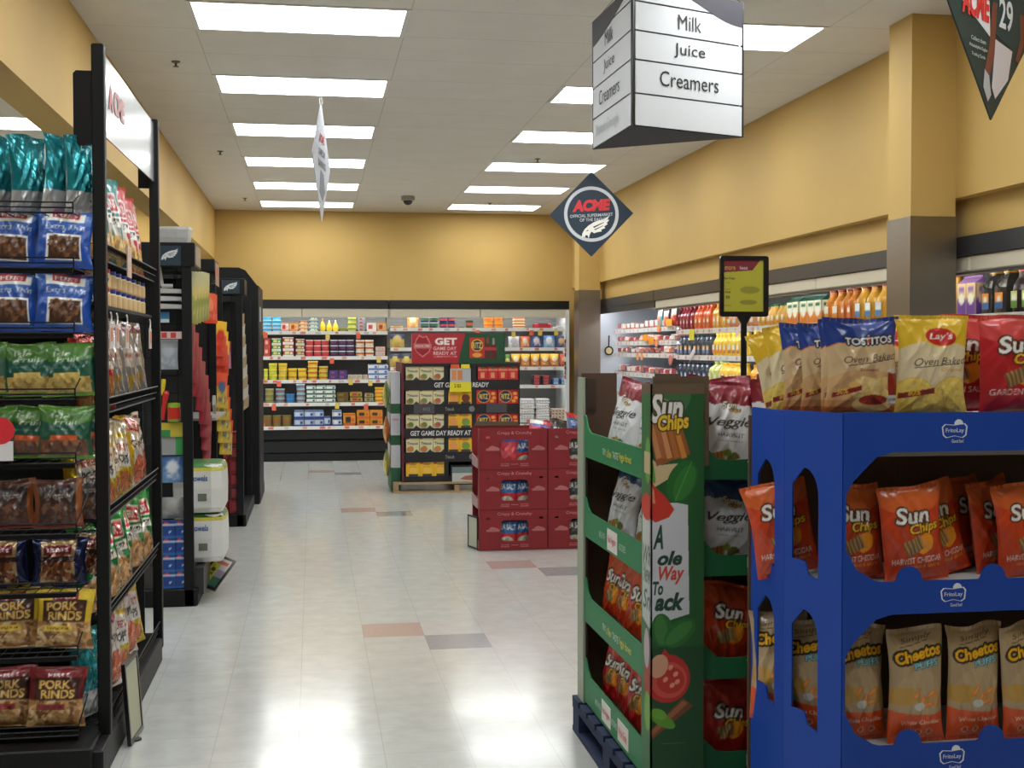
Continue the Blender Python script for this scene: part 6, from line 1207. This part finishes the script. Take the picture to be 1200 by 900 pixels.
# aisle side hang-ups
xs2 = -.64
for j in range(5):
    _, y, z = U(227+2.2*j, 352-3*j, x=xs2); o = small_box(.14, .03, .30, (136, 146, 60), (170, 170, 130), (190, 176, 100), 'bag').build('snack_pouch', K_FILM, None, True, (xs2-.03, 7.45+.20*j, 1.60+.012*j), (0, .05, PI/2-.3)); tag(o, f'yellow-green pouch hanging beside the header, {nth(j, 5, "nearest", "farthest", "from the camera")}', 'pouch', 'yellow-green pouches on household rack')
for j in range(2): o = small_box(.14, .03, .2, (206, 60, 36), (214, 70, 40), (226, 120, 90), 'bag').build('snack_pouch', K_FILM, None, True, (xs2-.03, 8.6+.18*j, 1.63), (0, 0, PI/2-.5)); tag(o, f'orange-red pouch hanging at far end of household rack, {["nearer", "farther"][j]}', 'pouch')
for j in range(8): o = small_box(.13, .03, .30, (140, 24, 42), (150, 32, 48), (124, 20, 36), 'bag').build('red_pouch', K_FILM, None, True, (xs2-.05+.012*min(j, 4), 7.42+.075*j, 1.34-.085*j+(.0)), (0, .10, PI/2-.3)); tag(o, f'red pouch in hanging cascade, {nth(j, 8, "topmost", "lowest", "from top")}', 'pouch', 'red pouches on household rack')
o = MB().plate([(0, 0), (.05, -.06), (.08, -.05), (.06, .02), (.02, .06)], (0, 0, 0), (0, 1, 0), v, .02, (170, 166, 156)).build('tool_pack', K_PLAS, None, loc=(-.62, 8.1, 1.1)); tag(o, 'pale grey packaged tool hanging beside the red pouches', 'household item')
def towel(z, lb, y):
    t = thing('paper_towels', lb, 'paper towels', (-.655, y, z)); h = .28
    m = MB()
    for k in range(3):
        for i in range(2): m.lathe([(.068, .01, (214, 214, 208)), (.072, .03, (220, 220, 214)), (.072, h-.03, (220, 220, 214)), (.06, h-.005, (206, 206, 200))], 16, 0, 1, 1, (-.07+.14*i-.0, .07+.14*k, 0))
    m.build('rolls', K_PLAS, t, True)
    w2 = MB().lathe([(.44, 0, (214, 214, 210)), (.49, .03, (216, 216, 212)), (.5, h*.5, (220, 220, 216)), (.49, h-.04, (200, 186, 60)), (.48, h-.02, (60, 120, 60)), (.40, h, (60, 120, 60))], 20, .9, .30, .44, (0, .21, 0)); w2.text('towels', (.01, -.012, h*.72), u, v, .035, (60, 90, 170), w=.09, bold=.02).box(.0, .05, -.012, -.008, h*.25, h*.4, (110, 116, 106)); w2.build('printed_wrap', K_PLAS, t); return t
_z1, _z2 = .125, .505
towel(.222, 'paper towel pack, lower one, beside the fallen sign', 7.36); towel(.512, 'paper towel pack, upper one, with green and yellow top', 7.33)
# fallen sign on the floor
P_ = [Vector(U(*q)) for q in ()]
A0 = Vector(U(232, 684, z=.03)); B0 = Vector(U(250, 690, z=.02)); Au = Vector((.88, -.35, -.32)).normalized(); Av = Vector((.75, .5, .5)); Av = (Av-Av.dot(Au)*Au).normalized(); An = Au.cross(Av)
t2 = thing('fallen_sign', 'black framed colourful sign tipped over on floor by paper towels', 'sign', Vector(U(241, 688, y=7.62))); t2.matrix_world = Matrix.Translation(t2.location) @ Matrix((Au, -An, Av)).transposed().to_4x4()
MB().plate([(-.065, 0), (.065, 0), (.065, .24), (-.065, .24)], (0, 0, 0), u, v, .014, (20, 20, 22), [[(-.052, .016), (.052, .016), (.052, .225), (-.052, .225)]]).build('frame', K_PLAS, t2)
a = Art(.14, .234, (196, 190, 186), .004).rect(0, 0, .5, .8, (176, 170, 40)).rect(.5, 0, 1, .34, (50, 100, 80)).rect(.5, .34, 1, .6, (150, 140, 160)).rect(.2, .8, .9, .92, (180, 90, 80)).ell(.25, .55, .14, .12, (50, 50, 30)).ell(.28, .4, .08, .07, (50, 50, 30))
MB().sheet((-.052, -.004, .016), (.104, 0, 0), (0, 0, .209), a, 24, 40).box(-.052, .052, -.003, .003, .016, .225, (190, 186, 180)).build('card', K_CARD, t2)
MB().box(-.10, -.02, -.01, .012, .0, .05, (24, 24, 26)).box(-.16, -.09, -.008, .008, .02, .035, (24, 24, 26)).build('foot', K_PLAS, t2)

r3 = rack('narrow black rack with candy bags between household rack and tall black stand', -1.6, -.70, 9.06, 10.1, 2.0, .09, 'candy_rack')
MB().box(.021, .024, .03, .36, 2.0-.09, 2.07, (150, 120, 96)).box(.022, .026, .12, .26, 1.98, 2.04, (190, 80, 60)).build('price_label', K_CARD, r3)
def casc(x, y, z, n, dz, dy, c1, c2, c3, nm, lb, w=.15, h=.26):
    for j in range(n): o = small_box(w, .03, h, c1, c2, c3, 'bag').build(nm, K_FILM, None, True, (x+.02*j*.3, y+dy*j, z-dz*j), (0, .08, PI/2-.6)); tag(o, f'{lb}, {nth(j, n, "topmost", "lowest", "from top")}', 'pouch', f'{lb}s')
casc(-.665, 9.35, 1.40, 3, .07, .06, (206, 60, 36), (214, 170, 40), (190, 40, 30), 'candy_bag', 'red and yellow candy bag in upper cascade')
casc(-.665, 9.4, 1.02, 5, .09, .05, (190, 160, 50), (206, 70, 40), (60, 80, 120), 'candy_bag', 'yellow candy bag in lower cascade')
o = small_box(.15, .03, .22, (170, 120, 140), (160, 50, 110), (150, 50, 60), 'bag').build('candy_bag', K_FILM, None, True, (U(260, 430, y=10.37)[0], 10.37, U(260, 432, y=10.37)[2])); tag(o, 'pink candy bag hanging under the dark sign', 'pouch')
r4 = rack('tall black stand with team sign and red boxes in its base', -1.8, -.565, 10.4, 11.85, 1.90, .13, 'black_stand')
m = MB().box(-.225, -.02, -.016, -.011, 1.905, 2.015, (24, 48, 62)); eagle(m, (-.09, -.017, 1.96), u, v, .055, (206, 210, 212)); m.text('EAGLES', (-.185, -.017, 1.965), u, v, .018, (170, 180, 184), w=.05); m.build('team_sticker', K_CARD, r4)
m = MB().plate([(-1.3, 0), (.065, 0), (.065, 2.04), (-.05, 2.19), (-.11, 2.215), (-.4, 2.215), (-1.3, 2.215)], (0, 1.52, .0), u, v, .06, (18, 18, 20)).box(.058, .068, 1.55, 2.5, .1, 2.05, (18, 18, 20)).box(-.2, .07, 1.55, 2.6, 0, .1, (18, 18, 20)); m.build('tall_end_panel', K_BLACK, r4)
MB().box(.069, .071, 1.75, 1.95, 1.72, 1.86, (196, 206, 222)).build('price_label', K_CARD, r4)
for c in range(2):
    for r in range(6): o = MB().box(-.05, .05, 0, .2, 0, .11, [(120, 26, 34), (140, 34, 38), (84, 40, 44)][(r+c) % 3], .003).box(-.03, .03, -.001, .01, .02, .09, (160, 60, 60)).build('red_box', K_CARD, None, loc=(-.74+.105*c, 10.46, .102+r*.112)); tag(o, f'dark red box in base of black stand, {["left", "right"][c]} column, {["bottom", "second", "third", "fourth", "fifth", "top"][r]}', 'box', 'red boxes in the black stand')
for j in range(9): o = MB().plate([(0, 0), (.09, .03), (.10, .13), (.01, .12)], (0, 0, 0), (.42, .9, 0), v, .004, (176, 174, 166) if j % 2 else (150, 130, 100)).build('card_pack', K_CARD, None, loc=(-.60+.003*j, 10.5+.02*j, 1.62-.085*j)); tag(o, f'card pack clipped to side strip of black stand, {nth(j, 9, "topmost", "lowest", "from top")}', 'card pack', 'card packs on clip strip')

for o in list(C.objects):                                                    # wording check: labels stay within 16 words
    l = o.get('label')
    if l and len(l.split()) > 16: o['label'] = ' '.join(x for x in l.split() if x not in ('the', 'of', 'a', 'small'))
